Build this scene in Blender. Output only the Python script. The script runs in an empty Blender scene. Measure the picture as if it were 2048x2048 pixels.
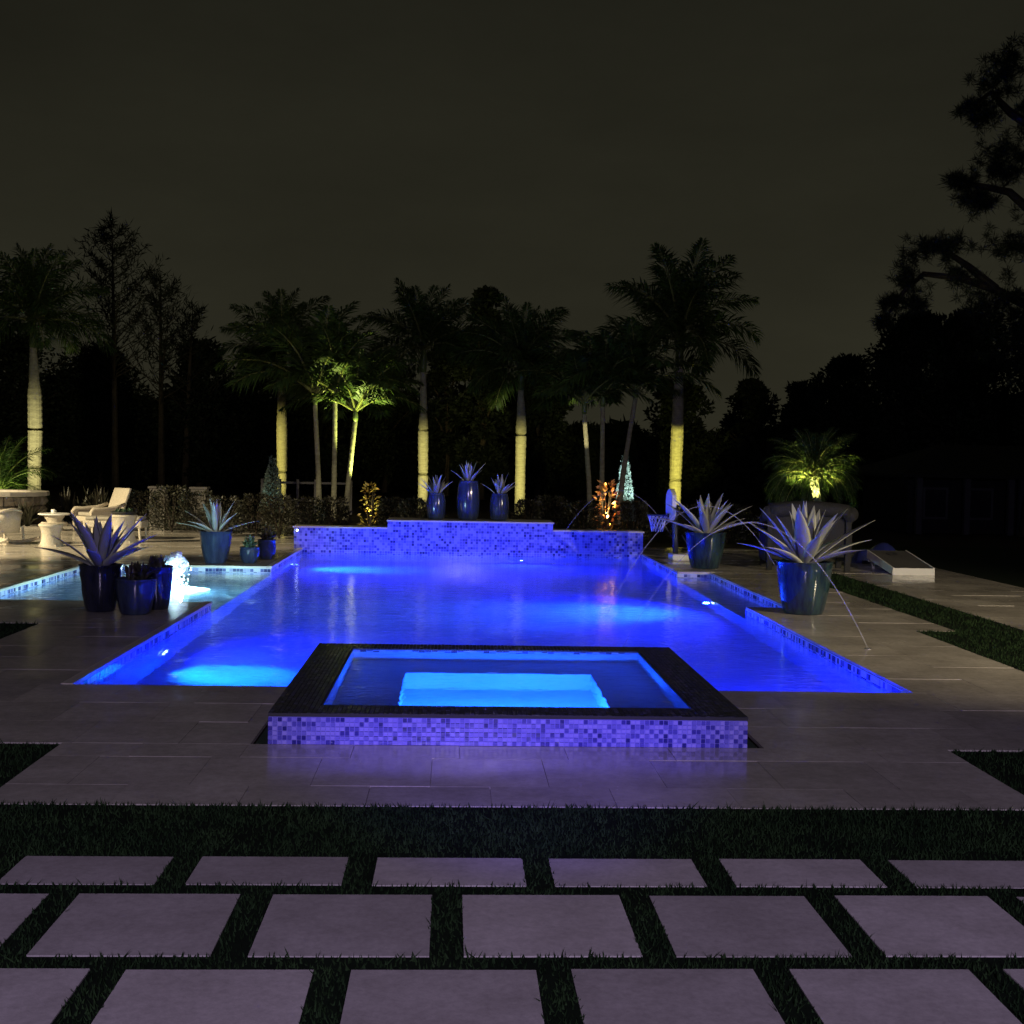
import bpy, math, random
import numpy as np
from mathutils import Matrix, Vector
R = math.radians
random.seed(7)
rng = np.random.default_rng(11)
S = bpy.context.scene
C = S.collection

# ------------------------------------------------------------------ camera
cam_d = bpy.data.cameras.new('camera'); cam = bpy.data.objects.new('camera', cam_d); C.objects.link(cam)
cam_d.sensor_width = 36; cam_d.lens = 45.0; cam_d.clip_end = 800; cam_d.clip_start = .05
rx, ry, rz = (.99886, -.04406, .01831), (.01647, -.04172, -.99899), (.04478, .99816, -.04095)   # right, down, forward
m = Matrix(((rx[0], -ry[0], -rz[0], 0), (rx[1], -ry[1], -rz[1], 0), (rx[2], -ry[2], -rz[2], 1.65), (0, 0, 0, 1)))
cam.matrix_world = m
S.camera = cam

# ------------------------------------------------------------------ night sky (light-polluted, brownish, brighter near the horizon)
w = bpy.data.worlds.new('World'); S.world = w; w.use_nodes = True
nt = w.node_tree; nt.nodes.clear()
tc = nt.nodes.new('ShaderNodeTexCoord'); sx = nt.nodes.new('ShaderNodeSeparateXYZ'); rp = nt.nodes.new('ShaderNodeValToRGB')
bg = nt.nodes.new('ShaderNodeBackground'); wo = nt.nodes.new('ShaderNodeOutputWorld')
nt.links.new(tc.outputs['Generated'], sx.inputs[0]); nt.links.new(sx.outputs['Z'], rp.inputs[0])
cn = nt.nodes.new('ShaderNodeTexNoise'); cn.inputs['Scale'].default_value = 2.2; cn.inputs['Detail'].default_value = 7; cn.inputs['Roughness'].default_value = .6
cmp_ = nt.nodes.new('ShaderNodeMapping'); cmp_.inputs['Scale'].default_value = (1, 1, 2.6); nt.links.new(tc.outputs['Generated'], cmp_.inputs[0]); nt.links.new(cmp_.outputs[0], cn.inputs['Vector'])
cr = nt.nodes.new('ShaderNodeMapRange'); cr.inputs['From Min'].default_value = .3; cr.inputs['From Max'].default_value = .7; cr.inputs['To Min'].default_value = .80; cr.inputs['To Max'].default_value = 1.16
nt.links.new(cn.outputs['Fac'], cr.inputs[0]); nt.links.new(cr.outputs[0], bg.inputs[1])      # thin uneven cloud
nt.links.new(rp.outputs[0], bg.inputs[0]); nt.links.new(bg.outputs[0], wo.inputs[0])
rp.color_ramp.elements[0].position = 0.0; rp.color_ramp.elements[0].color = (.0270, .0255, .0158, 1)
rp.color_ramp.elements[1].position = .42; rp.color_ramp.elements[1].color = (.0112, .0110, .0076, 1)
e = rp.color_ramp.elements.new(.16); e.color = (.0190, .0182, .0116, 1)

# ------------------------------------------------------------------ lamps
def lamp(name, kind, loc, power, color, target=None, size=.05, cone=60, blend=.5, shape=None):
    d = bpy.data.lights.new(name, kind); d.energy = power; d.color = color
    if kind == 'AREA':
        d.size = size
    else:
        d.shadow_soft_size = size
    if kind == 'SPOT':
        d.spot_size = R(cone); d.spot_blend = blend
    o = bpy.data.objects.new(name, d); C.objects.link(o); o.location = loc
    if target is not None:
        o.rotation_euler = (Vector(target) - Vector(loc)).to_track_quat('-Z', 'Y').to_euler()
    return o
VIOLET = (.56, .40, 1.0); BLUE = (.004, .013, 1.0); CYAN = (.006, .17, 1.0); WARM = (1.0, .83, .50); YEL = (1.0, .86, .24)
# floods on the house behind the camera, and an added blue spot
lamp('house_flood', 'SPOT', (.3, -6.0, 4.6), 3000, (.70, .59, .96), (.3, 8.0, 0), .25, 80, .9)
lamp('added_blue_spot', 'SPOT', (.34, 1.0, 2.3), 800, (.17, .10, 1.0), (.34, 7.5, .1), .12, 25, .8)  # unseen, added to bring more blue onto the spa front
lamp('side_flood', 'SPOT', (12.5, 3.0, 4.6), 6300, (1.0, .85, .54), (5.2, 14.0, 0), .15, 50, .8)
# patio lamp out of frame beside the seating group
lamp('patio_or_fill_lamp', 'SPOT', (-14.3, 18.8, 4.5), 10500, WARM, (-9.9, 22.2, 0), .10, 57, .4)
lamp('patio_or_fill_lamp', 'SPOT', (-14.3, 24.0, 3.2), 5200, WARM, (-10.5, 28.4, 0), .10, 46, .5)  # second lamp, added to brighten the fire pit
# underwater lamps of the pool, with an added fill and patch spots
lamp('pool_or_fill_lamp', 'SPOT', (-2.60, 12.00, -.80), 1000, BLUE, (1.6, 12.6, -.75), .03, 165, .6)
lamp('pool_or_fill_lamp', 'SPOT', (-2.60, 21.20, -.70), 1050, BLUE, (1.6, 20.6, -.8), .03, 165, .6)
lamp('pool_or_fill_lamp', 'SPOT', (3.26, 16.30, -.62), 1500, BLUE, (-1.6, 15.0, -.8), .03, 165, .6)
lamp('pool_or_fill_lamp', 'SPOT', (1.20, 22.80, -.80), 760, BLUE, (.8, 17.0, -.9), .02, 165, .6)
lamp('pool_or_fill_lamp', 'SPOT', (2.60, 9.22, -.55), 430, BLUE, (2.8, 14.0, -.9), .02, 165, .6)  # added fill by the front wall, no fixture here
lamp('added_patch_spot', 'SPOT', (-2.62, 12.00, -.76), 900, CYAN, (-2.02, 11.55, -1.42), .03, 62, .8)  # extra cyan spots added beside the lamps to brighten patches of floor
lamp('added_patch_spot', 'SPOT', (-2.62, 21.20, -.66), 900, CYAN, (-1.75, 21.2, -1.42), .03, 64, .9)
lamp('added_patch_spot', 'SPOT', (3.26, 16.30, -.58), 1500, (.02, .14, 1), (1.7, 16.0, -1.42), .03, 80, 1.0)
# spa lamps
lamp('spa_lamp', 'SPOT', (.33, 8.06, -.58), 270, (.012, .14, 1.0), (.33, 9.4, -.40), .03, 150, .5)
lamp('spa_lamp', 'SPOT', (-.20, 8.06, -.52), 130, (.010, .10, 1.0), (-.3, 9.4, -.30), .03, 150, .5)
lamp('spa_lamp', 'SPOT', (.86, 8.06, -.52), 130, (.010, .10, 1.0), (.96, 9.4, -.30), .03, 150, .5)
# bubbler on the tanning ledge: lamp under water, then added fills
lamp('bubbler_or_fill_lamp', 'POINT', (-3.50, 16.30, -.22), 45, (.22, .78, 1.0), None, .02)
lamp('bubbler_or_fill_lamp', 'POINT', (-3.38, 16.03, -.03), 26, (.80, .97, 1.0), None, .012)  # added to whiten the front of the water column
lamp('bubbler_or_fill_lamp', 'POINT', (-3.56, 16.56, .08), 240, (.48, .95, .92), None, .012)  # added behind the column to light the agave beyond the ledge
lamp('bubbler_or_fill_lamp', 'POINT', (-3.50, 16.30, .30), 300, (.60, .92, 1.0), None, .02)  # added inside the foam so the column glows
# uplights under the palms and shrubs
for x, y, z, px, py, tz, p, c, cone, bl in (
        (-12.2, 35.5, .2, -12.95, 40, 1.7, 1500, (1, .90, .46), 46, .9), (-6.6, 35.4, .2, -5.37, 40, 1.5, 1500, YEL, 38, .8), (-.75, 35.4, .2, -1.0, 40, 1.35, 1500, (1, .89, .34), 36, .8),
        (1.6, 33.4, .2, 1.92, 38, 1.35, 1600, (1, .89, .32), 36, .8), (6.3, 33.4, .2, 6.57, 38, 1.40, 1900, (1, .89, .20), 31, .25),
        (-2.12, 32.7, .1, -2.50, 33, 2.6, 1900, (.92, 1, .27), 40, .5), (3.1, 28.5, .2, 3.34, 33, 2.32, 1300, (1, .88, .5), 7, .3), (-3.0, 28.5, .2, -3.12, 33, 1.0, 90, (1, .88, .5), 13, .6),
        (7.12, 25.2, .70, 7.34, 26, 1.65, 1700, (1, .96, .32), 66, .8), (-11.2, 33.0, .12, -11.8, 34, 1.4, 160, (.8, 1, .35), 80, .7)):
    lamp('palm_uplight', 'SPOT', (x, y, z), p, c, (px, py, tz), .04, cone, bl)
lamp('shrub_uplight', 'SPOT', (3.04, 25.02, .3), 330, (1, .74, .34), (3.03, 25.32, 1.05), .03, 46, .6)
lamp('shrub_uplight', 'SPOT', (-1.68, 25.82, .35), 30, (1, .92, .40), (-1.72, 26.03, 1.0), .03, 46, .6)
lamp('topiary_uplight', 'SPOT', (4.9, 32.0, .6), 800, (.78, .97, 1.0), (4.54, 34, 1.15), .03, 32, .5)
lamp('topiary_uplight', 'SPOT', (-5.2, 35.5, .08), 8, (.50, .95, 1.0), (-5.1, 36, 1.2), .03, 60, .6)

# ------------------------------------------------------------------ render settings
vs = S.view_settings; vs.view_transform = 'Standard'; vs.look = 'None'; vs.exposure = 0; vs.gamma = 1; vs.use_curve_mapping = False
cy = S.cycles
cy.max_bounces = 10; cy.diffuse_bounces = 3; cy.glossy_bounces = 4; cy.transmission_bounces = 8; cy.transparent_max_bounces = 10
cy.sample_clamp_indirect = 30.0; cy.sample_clamp_direct = 0; cy.blur_glossy = .6
cy.use_denoising = True; cy.caustics_refractive = True; cy.caustics_reflective = False
try:
    cy.denoiser = 'OPENIMAGEDENOISE'
except Exception:
    pass

# ------------------------------------------------------------------ materials
MATS = {}
def pmat(name, col, rough=.5, spec=.5, metal=0., **kw):
    """principled material; var=(scale, amount) mottles the colour, bump=(scale, strength, distance), col2 second colour"""
    mt = bpy.data.materials.new(name); mt.use_nodes = True
    t = mt.node_tree; b = t.nodes['Principled BSDF']
    b.inputs['Base Color'].default_value = (*col, 1); b.inputs['Roughness'].default_value = rough
    b.inputs['Specular IOR Level'].default_value = spec; b.inputs['Metallic'].default_value = metal
    co = None
    def coord():
        nonlocal co
        if co is None:
            co = t.nodes.new('ShaderNodeTexCoord')
        return co.outputs['Object']
    if 'geo' in kw:
        g = t.nodes.new('ShaderNodeNewGeometry'); crd = g.outputs['Position']
    else:
        crd = None
    if 'var' in kw:
        sc, am = kw['var']; n = t.nodes.new('ShaderNodeTexNoise'); n.inputs['Scale'].default_value = sc; n.inputs['Detail'].default_value = 6
        n.inputs['Roughness'].default_value = .65
        if 'stretch' in kw:
            mp = t.nodes.new('ShaderNodeMapping'); mp.inputs['Scale'].default_value = kw['stretch']
            t.links.new(crd or coord(), mp.inputs[0]); t.links.new(mp.outputs[0], n.inputs['Vector'])
        else:
            t.links.new(crd or coord(), n.inputs['Vector'])
        r = t.nodes.new('ShaderNodeValToRGB'); c2 = kw.get('col2', tuple(max(0, c * (1 - am)) for c in col))
        r.color_ramp.elements[0].position = .36; r.color_ramp.elements[0].color = (*c2, 1)
        r.color_ramp.elements[1].position = .64; r.color_ramp.elements[1].color = (*col, 1)
        t.links.new(n.outputs['Fac'], r.inputs[0]); out = r.outputs[0]
        if 'island' in kw:
            g2 = t.nodes.new('ShaderNodeNewGeometry'); oi = t.nodes.new('ShaderNodeObjectInfo'); ad = t.nodes.new('ShaderNodeMath'); ad.operation = 'ADD'
            fr = t.nodes.new('ShaderNodeMath'); fr.operation = 'FRACT'; mr = t.nodes.new('ShaderNodeMapRange')
            mr.inputs['To Min'].default_value = 1 - kw['island']; mr.inputs['To Max'].default_value = 1 + kw['island']
            t.links.new(g2.outputs['Random Per Island'], ad.inputs[0]); t.links.new(oi.outputs['Random'], ad.inputs[1]); t.links.new(ad.outputs[0], fr.inputs[0])
            t.links.new(fr.outputs[0], mr.inputs[0])
            hv = t.nodes.new('ShaderNodeHueSaturation'); t.links.new(out, hv.inputs['Color']); t.links.new(mr.outputs[0], hv.inputs['Value']); out = hv.outputs[0]
        if 'speck' in kw:
            sn = t.nodes.new('ShaderNodeTexNoise'); sn.inputs['Scale'].default_value = kw['speck'][0]; sn.inputs['Detail'].default_value = 5; sn.inputs['Roughness'].default_value = .8
            t.links.new(crd or coord(), sn.inputs['Vector']); sr = t.nodes.new('ShaderNodeMapRange'); sr.inputs['From Min'].default_value = .32; sr.inputs['From Max'].default_value = .62
            sr.inputs['To Min'].default_value = kw['speck'][1]; sr.inputs['To Max'].default_value = 1.05; t.links.new(sn.outputs['Fac'], sr.inputs[0])
            h2 = t.nodes.new('ShaderNodeHueSaturation'); t.links.new(out, h2.inputs['Color']); t.links.new(sr.outputs[0], h2.inputs['Value']); out = h2.outputs[0]
        t.links.new(out, b.inputs['Base Color'])
        if 'rvar' in kw:
            lo, hi = kw['rvar']; n2 = t.nodes.new('ShaderNodeTexNoise'); n2.inputs['Scale'].default_value = kw.get('rscale', 1.3); n2.inputs['Detail'].default_value = 4
            t.links.new(crd or coord(), n2.inputs['Vector'])
            mr2 = t.nodes.new('ShaderNodeMapRange'); mr2.inputs['From Min'].default_value = .35; mr2.inputs['From Max'].default_value = .65
            mr2.inputs['To Min'].default_value = lo; mr2.inputs['To Max'].default_value = hi
            t.links.new(n2.outputs['Fac'], mr2.inputs[0]); t.links.new(mr2.outputs[0], b.inputs['Roughness'])
    if 'bump' in kw:
        sc, st, di = kw['bump']; n = t.nodes.new('ShaderNodeTexNoise'); n.inputs['Scale'].default_value = sc; n.inputs['Detail'].default_value = 4
        t.links.new(crd or coord(), n.inputs['Vector']); bp = t.nodes.new('ShaderNodeBump'); bp.inputs['Strength'].default_value = st; bp.inputs['Distance'].default_value = di
        t.links.new(n.outputs['Fac'], bp.inputs['Height']); t.links.new(bp.outputs[0], b.inputs['Normal'])
    if 'trans' in kw:
        b.inputs['Transmission Weight'].default_value = kw['trans']; b.inputs['IOR'].default_value = kw.get('ior', 1.333)
    if 'emit' in kw:
        b.inputs['Emission Color'].default_value = (*kw['emit'][0], 1); b.inputs['Emission Strength'].default_value = kw['emit'][1]
    MATS[name] = mt
    return mt

def tile_mat(name, ramp, rough, attr):
    mt = bpy.data.materials.new(name); mt.use_nodes = True; t = mt.node_tree; b = t.nodes['Principled BSDF']
    b.inputs['Roughness'].default_value = rough; b.inputs['Specular IOR Level'].default_value = .5
    r = t.nodes.new('ShaderNodeValToRGB'); r.color_ramp.interpolation = 'CONSTANT'
    for i, (p, c) in enumerate(ramp):
        el = r.color_ramp.elements[i] if i < 2 else r.color_ramp.elements.new(p)
        el.position = p; el.color = (*c, 1)
    if attr:
        g = t.nodes.new('ShaderNodeNewGeometry'); t.links.new(g.outputs['Random Per Island'], r.inputs[0])
    else:
        g = t.nodes.new('ShaderNodeObjectInfo'); t.links.new(g.outputs['Random'], r.inputs[0])
    t.links.new(r.outputs[0], b.inputs['Base Color'])
    MATS[name] = mt
    return mt
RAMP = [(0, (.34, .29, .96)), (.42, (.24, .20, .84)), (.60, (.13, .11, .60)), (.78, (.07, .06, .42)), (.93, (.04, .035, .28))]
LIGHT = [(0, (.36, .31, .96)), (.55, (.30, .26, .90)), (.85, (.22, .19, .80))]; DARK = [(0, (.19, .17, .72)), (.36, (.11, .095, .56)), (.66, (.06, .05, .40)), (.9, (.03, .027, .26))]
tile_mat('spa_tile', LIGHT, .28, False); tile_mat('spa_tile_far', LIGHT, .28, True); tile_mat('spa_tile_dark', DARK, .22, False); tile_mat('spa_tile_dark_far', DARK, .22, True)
tile_mat('wall_tile', [(0, (.22, .24, .64)), (.34, (.16, .17, .54)), (.60, (.11, .12, .44)), (.80, (.06, .065, .32)), (.93, (.035, .04, .20))], .10, True)  # blue glow from the pool is put into these tile colours
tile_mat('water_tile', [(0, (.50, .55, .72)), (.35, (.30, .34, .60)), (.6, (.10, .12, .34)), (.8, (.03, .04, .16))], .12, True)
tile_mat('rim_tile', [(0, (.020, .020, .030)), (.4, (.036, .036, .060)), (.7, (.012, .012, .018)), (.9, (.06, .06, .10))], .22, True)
pmat('rim_grout', (.022, .022, .026), .6)
pmat('deck_stone', (.54, .49, .43), .2, .5, var=(2.6, .3), col2=(.41, .37, .32), island=.12, speck=(16, .78), rvar=(.09, .28), rscale=.9, geo=1, bump=(34, .10, .004))
pmat('deck_bed', (.34, .30, .26), .7)
pmat('pad_stone', (.48, .425, .42), .75, .3, var=(3.2, .2), col2=(.38, .335, .325), island=.16, speck=(30, .80), geo=1, bump=(140, .30, .003))
pmat('lawn', (.008, .014, .007), .9, .1, var=(6, .4), geo=1)
pmat('grass_blade', (.022, .042, .015), .8, .05, var=(3, .3), col2=(.011, .023, .009), island=.35, geo=1)
pmat('soil', (.035, .028, .020), .95, .1, var=(5, .4), geo=1, bump=(20, .5, .03))
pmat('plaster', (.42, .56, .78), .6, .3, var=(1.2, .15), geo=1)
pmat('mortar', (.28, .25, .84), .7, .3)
pmat('dark_rim', (.030, .030, .034), .35, .4, var=(60, .5), col2=(.012, .012, .018), geo=1, bump=(120, .25, .002))
pmat('cap_stone', (.52, .47, .40), .35, .5, var=(4, .2), geo=1)
pmat('pot_blue', (.034, .050, .092), .13, .6, var=(7, .5), col2=(.014, .018, .048), stretch=(1.6, 1.6, .25), bump=(9, .06, .01))
pmat('pot_teal', (.030, .062, .068), .11, .6, var=(7, .5), col2=(.008, .013, .036), stretch=(1.6, 1.6, .22), bump=(9, .06, .01))
pmat('pot_dark', (.022, .024, .045), .14, .6, var=(7, .5), col2=(.007, .008, .018), stretch=(1.6, 1.6, .25))
pmat('succulent', (.06, .10, .05), .5, .4, var=(8, .5), col2=(.035, .055, .035), island=.3)
pmat('dark_leaf', (.030, .045, .024), .5, .4, island=.35, var=(6, .5), col2=(.045, .028, .022))
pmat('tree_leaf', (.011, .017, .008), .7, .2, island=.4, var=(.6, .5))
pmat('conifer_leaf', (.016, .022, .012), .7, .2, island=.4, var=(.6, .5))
pmat('shrub_leaf', (.026, .030, .016), .5, .35, island=.45, var=(2, .5), col2=(.020, .016, .010))
pmat('croton_leaf', (.55, .36, .10), .45, .4, island=.5, var=(9, .5), col2=(.42, .09, .04))
pmat('croton_yellow', (.50, .46, .08), .45, .4, island=.5, var=(9, .5), col2=(.30, .14, .03))
pmat('topiary_leaf', (.26, .34, .28), .6, .3, island=.4, var=(4, .3))
pmat('frond_leaf', (.050, .090, .018), .5, .35, island=.35, var=(2, .3))
pmat('rachis', (.20, .22, .07), .5, .3)
pmat('crownshaft', (.16, .22, .07), .4, .4, var=(2, .3), stretch=(1, 1, .2))
pmat('bark_pale', (.40, .385, .26), .8, .2, var=(7, .3), col2=(.26, .25, .17), stretch=(1, 1, 3), bump=(30, .3, .01))
pmat('bark_dark', (.05, .04, .03), .9, .1, var=(6, .4), bump=(12, .6, .04))
pmat('wicker', (.58, .52, .42), .6, .3, var=(60, .4), col2=(.36, .31, .24), bump=(110, .9, .012))
pmat('wicker_grey', (.030, .029, .030), .65, .3, var=(50, .4), col2=(.013, .013, .013), bump=(90, .9, .012))
pmat('cushion', (.34, .31, .26), .85, .2, var=(12, .2))
pmat('stone_wall', (.34, .29, .22), .85, .2, var=(4, .5), col2=(.15, .125, .095), island=.35, bump=(9, .8, .05))
pmat('white_paint', (.74, .72, .68), .4, .4, var=(6, .08))
pmat('grey_paint', (.10, .095, .09), .5, .4, var=(3, .2))
pmat('blue_vinyl', (.03, .04, .20), .35, .5, var=(4, .4))
pmat('dark_metal', (.04, .045, .07), .4, .5, metal=.4)
pmat('net', (.60, .60, .68), .7, .2)
pmat('stucco', (.15, .14, .13), .85, .2, var=(4, .2))
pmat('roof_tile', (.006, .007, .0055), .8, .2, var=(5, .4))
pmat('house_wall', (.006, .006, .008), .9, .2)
pmat('house_trim', (.026, .025, .034), .7, .2)
pmat('glass_dark', (.01, .01, .015), .05, .6)
pmat('lens_blue', (.8, .9, 1), .3, .5, emit=((.45, .75, 1.0), 9))
pmat('lens_white', (.9, .95, 1), .3, .5, emit=((.75, .95, 1.0), 5))
pmat('chrome', (.6, .6, .62), .2, .5, metal=1.)
pmat('white_glaze', (.8, .78, .72), .2, .5)

def agave_mat():
    mt = bpy.data.materials.new('agave_leaf'); mt.use_nodes = True; t = mt.node_tree; b = t.nodes['Principled BSDF']
    b.inputs['Roughness'].default_value = .5; b.inputs['Specular IOR Level'].default_value = .35
    at = t.nodes.new('ShaderNodeAttribute'); at.attribute_name = 'across'
    r = t.nodes.new('ShaderNodeValToRGB'); r.color_ramp.elements[0].position = .70; r.color_ramp.elements[0].color = (.33, .34, .32, 1)
    r.color_ramp.elements[1].position = .92; r.color_ramp.elements[1].color = (.58, .57, .42, 1)
    nz = t.nodes.new('ShaderNodeTexNoise'); nz.inputs['Scale'].default_value = 7; co = t.nodes.new('ShaderNodeTexCoord'); t.links.new(co.outputs['Object'], nz.inputs['Vector'])
    mx = t.nodes.new('ShaderNodeMixRGB'); mx.blend_type = 'MULTIPLY'; mx.inputs[0].default_value = .28
    t.links.new(at.outputs['Fac'], r.inputs[0]); t.links.new(r.outputs[0], mx.inputs[1]); t.links.new(nz.outputs['Fac'], mx.inputs[2]); t.links.new(mx.outputs[0], b.inputs['Base Color'])
    MATS['agave_leaf'] = mt
agave_mat()

def water_mat(name, tint, scale, strength, rough):
    mt = bpy.data.materials.new(name); mt.use_nodes = True; t = mt.node_tree; b = t.nodes['Principled BSDF']
    b.inputs['Base Color'].default_value = (*tint, 1); b.inputs['Roughness'].default_value = rough; b.inputs['IOR'].default_value = 1.333
    b.inputs['Transmission Weight'].default_value = 1
    g = t.nodes.new('ShaderNodeNewGeometry'); mp = t.nodes.new('ShaderNodeMapping'); mp.inputs['Scale'].default_value = (1, 1.5, 1)
    t.links.new(g.outputs['Position'], mp.inputs[0])
    n = t.nodes.new('ShaderNodeTexNoise'); n.inputs['Scale'].default_value = scale; n.inputs['Detail'].default_value = 3; n.inputs['Distortion'].default_value = .6
    t.links.new(mp.outputs[0], n.inputs['Vector'])
    bp = t.nodes.new('ShaderNodeBump'); bp.inputs['Strength'].default_value = strength; bp.inputs['Distance'].default_value = .03
    t.links.new(n.outputs['Fac'], bp.inputs['Height']); t.links.new(bp.outputs[0], b.inputs['Normal'])
    MATS[name] = mt
water_mat('pool_water', (.72, .86, 1), 4.6, .27, .02)
water_mat('spa_water', (.80, .92, 1), 6.0, .16, .01)
def mix_water(name, col, fac, rough, emit=0.):
    """aerated water: part clear, part scattering"""
    mt = bpy.data.materials.new(name); mt.use_nodes = True; t = mt.node_tree; t.nodes.clear()
    o = t.nodes.new('ShaderNodeOutputMaterial'); mx = t.nodes.new('ShaderNodeMixShader'); tr = t.nodes.new('ShaderNodeBsdfTransparent')
    p = t.nodes.new('ShaderNodeBsdfPrincipled'); p.inputs['Base Color'].default_value = (*col, 1); p.inputs['Roughness'].default_value = rough
    mx.inputs[0].default_value = fac
    t.links.new(tr.outputs[0], mx.inputs[1]); t.links.new(p.outputs[0], mx.inputs[2]); t.links.new(mx.outputs[0], o.inputs[0])
    MATS[name] = mt
mix_water('jet_water', (.85, .85, .92), .15, .15)
def foam_mat():
    mt = bpy.data.materials.new('foam'); mt.use_nodes = True; t = mt.node_tree; t.nodes.clear()
    o = t.nodes.new('ShaderNodeOutputMaterial'); a = t.nodes.new('ShaderNodeMixShader'); b = t.nodes.new('ShaderNodeMixShader'); tr = t.nodes.new('ShaderNodeBsdfTransparent')
    d = t.nodes.new('ShaderNodeBsdfDiffuse'); l = t.nodes.new('ShaderNodeBsdfTranslucent'); d.inputs[0].default_value = (.9, .95, .97, 1); l.inputs[0].default_value = (.9, .95, .97, 1)
    a.inputs[0].default_value = .65; b.inputs[0].default_value = .6
    t.links.new(d.outputs[0], b.inputs[1]); t.links.new(l.outputs[0], b.inputs[2]); t.links.new(tr.outputs[0], a.inputs[1]); t.links.new(b.outputs[0], a.inputs[2]); t.links.new(a.outputs[0], o.inputs[0]); MATS['foam'] = mt
foam_mat()

# ------------------------------------------------------------------ mesh helpers
class MB:
    def __init__(s): s.v = []; s.f = []; s.a = []
    def add(s, vs, fs):
        o = len(s.v); s.v += [tuple(p) for p in vs]; s.f += [tuple(i + o for i in f) for f in fs]; return s
    def box(s, x0, x1, y0, y1, z0, z1):
        return s.add([(x0, y0, z0), (x1, y0, z0), (x1, y1, z0), (x0, y1, z0), (x0, y0, z1), (x1, y0, z1), (x1, y1, z1), (x0, y1, z1)],
                     [(3, 2, 1, 0), (4, 5, 6, 7), (0, 1, 5, 4), (1, 2, 6, 5), (2, 3, 7, 6), (3, 0, 4, 7)])
    def lathe(s, prof, n=32, c=(0, 0), squash=1., close=False):
        vs = []; fs = []
        for (r, z) in prof:
            for k in range(n):
                a = 2 * math.pi * k / n; vs.append((c[0] + r * math.cos(a), c[1] + r * squash * math.sin(a), z))
        for i in range(len(prof) - 1):
            for k in range(n):
                k2 = (k + 1) % n; fs.append((i * n + k, i * n + k2, (i + 1) * n + k2, (i + 1) * n + k))
        if close:
            fs.append(tuple(reversed(range(n)))); fs.append(tuple((len(prof) - 1) * n + k for k in range(n)))
        return s.add(vs, fs)
    def tube(s, pts, rad, n=8):
        pts = [Vector(p) for p in pts]; rs = rad if hasattr(rad, '__len__') else [rad] * len(pts)
        vs = []; fs = []; up = Vector((0, 0, 1))
        for i, p in enumerate(pts):
            d = (pts[min(i + 1, len(pts) - 1)] - pts[max(i - 1, 0)]).normalized()
            a = d.cross(up)
            if a.length < 1e-3: a = d.cross(Vector((0, 1, 0)))
            a.normalize(); b = d.cross(a).normalized()
            for k in range(n):
                t = 2 * math.pi * k / n; vs.append(p + (a * math.cos(t) + b * math.sin(t)) * rs[i])
        for i in range(len(pts) - 1):
            for k in range(n):
                k2 = (k + 1) % n; fs.append((i * n + k, i * n + k2, (i + 1) * n + k2, (i + 1) * n + k))
        fs.append(tuple(reversed(range(n)))); fs.append(tuple((len(pts) - 1) * n + k for k in range(n)))
        return s.add(vs, fs)
    def mesh(s, name, mat, smooth=False):
        me = bpy.data.meshes.new(name); me.from_pydata(s.v, [], s.f); me.materials.append(MATS[mat])
        if smooth: me.polygons.foreach_set('use_smooth', [True] * len(me.polygons))
        me.update(); return me
    def build(s, name, mat, parent=None, smooth=False, loc=None, bevel=0., auto=False):
        me = s.mesh(name, mat, smooth); return link(name, me, parent, loc, bevel)
def link(name, me, parent=None, loc=None, bevel=0., rot=None, scale=None):
    o = bpy.data.objects.new(name, me); C.objects.link(o)
    if parent is not None: o.parent = parent
    if loc is not None: o.location = loc
    if rot is not None: o.rotation_euler = rot
    if scale is not None: o.scale = scale
    if bevel:
        b = o.modifiers.new('bevel', 'BEVEL'); b.width = bevel; b.segments = 2; b.limit_method = 'ANGLE'
    return o
def empty(name, loc=(0, 0, 0), rz=0.):
    o = bpy.data.objects.new(name, None); C.objects.link(o); o.location = loc; o.rotation_euler = (0, 0, rz); o.empty_display_size = .2
    return o
def tag(o, label=None, cat=None, group=None, kind=None):
    if label: o['label'] = label
    if cat: o['category'] = cat
    if group: o['group'] = group
    if kind: o['kind'] = kind
    return o
def soup(name, V, F, mat, parent=None):
    """V (n,k,3) separate polygons of k corners"""
    n, k, _ = V.shape
    me = bpy.data.meshes.new(name)
    me.vertices.add(n * k); me.vertices.foreach_set('co', V.reshape(-1).astype(np.float32))
    me.loops.add(n * k); me.loops.foreach_set('vertex_index', np.arange(n * k, dtype=np.int32))
    me.polygons.add(n); me.polygons.foreach_set('loop_start', np.arange(0, n * k, k, dtype=np.int32))
    me.materials.append(MATS[mat]); me.update(calc_edges=True); me.validate()
    return link(name, me, parent)
def leaf_soup(P, D, length, width, jitter=1.):
    """kite leaves at points P growing along directions D"""
    n = len(P); D = D / (np.linalg.norm(D, axis=1, keepdims=True) + 1e-9)
    q = rng.normal(size=(n, 3)); s = np.cross(D, q); s /= (np.linalg.norm(s, axis=1, keepdims=True) + 1e-9)
    L = (length * (1 + .4 * jitter * rng.uniform(-1, 1, n)))[:, None]; W = (width * (1 + .3 * jitter * rng.uniform(-1, 1, n)))[:, None]
    up = np.cross(s, D)
    return np.stack([P, P + D * L * .45 + s * W * .5 + up * W * .15, P + D * L, P + D * L * .45 - s * W * .5 + up * W * .15], 1)

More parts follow.
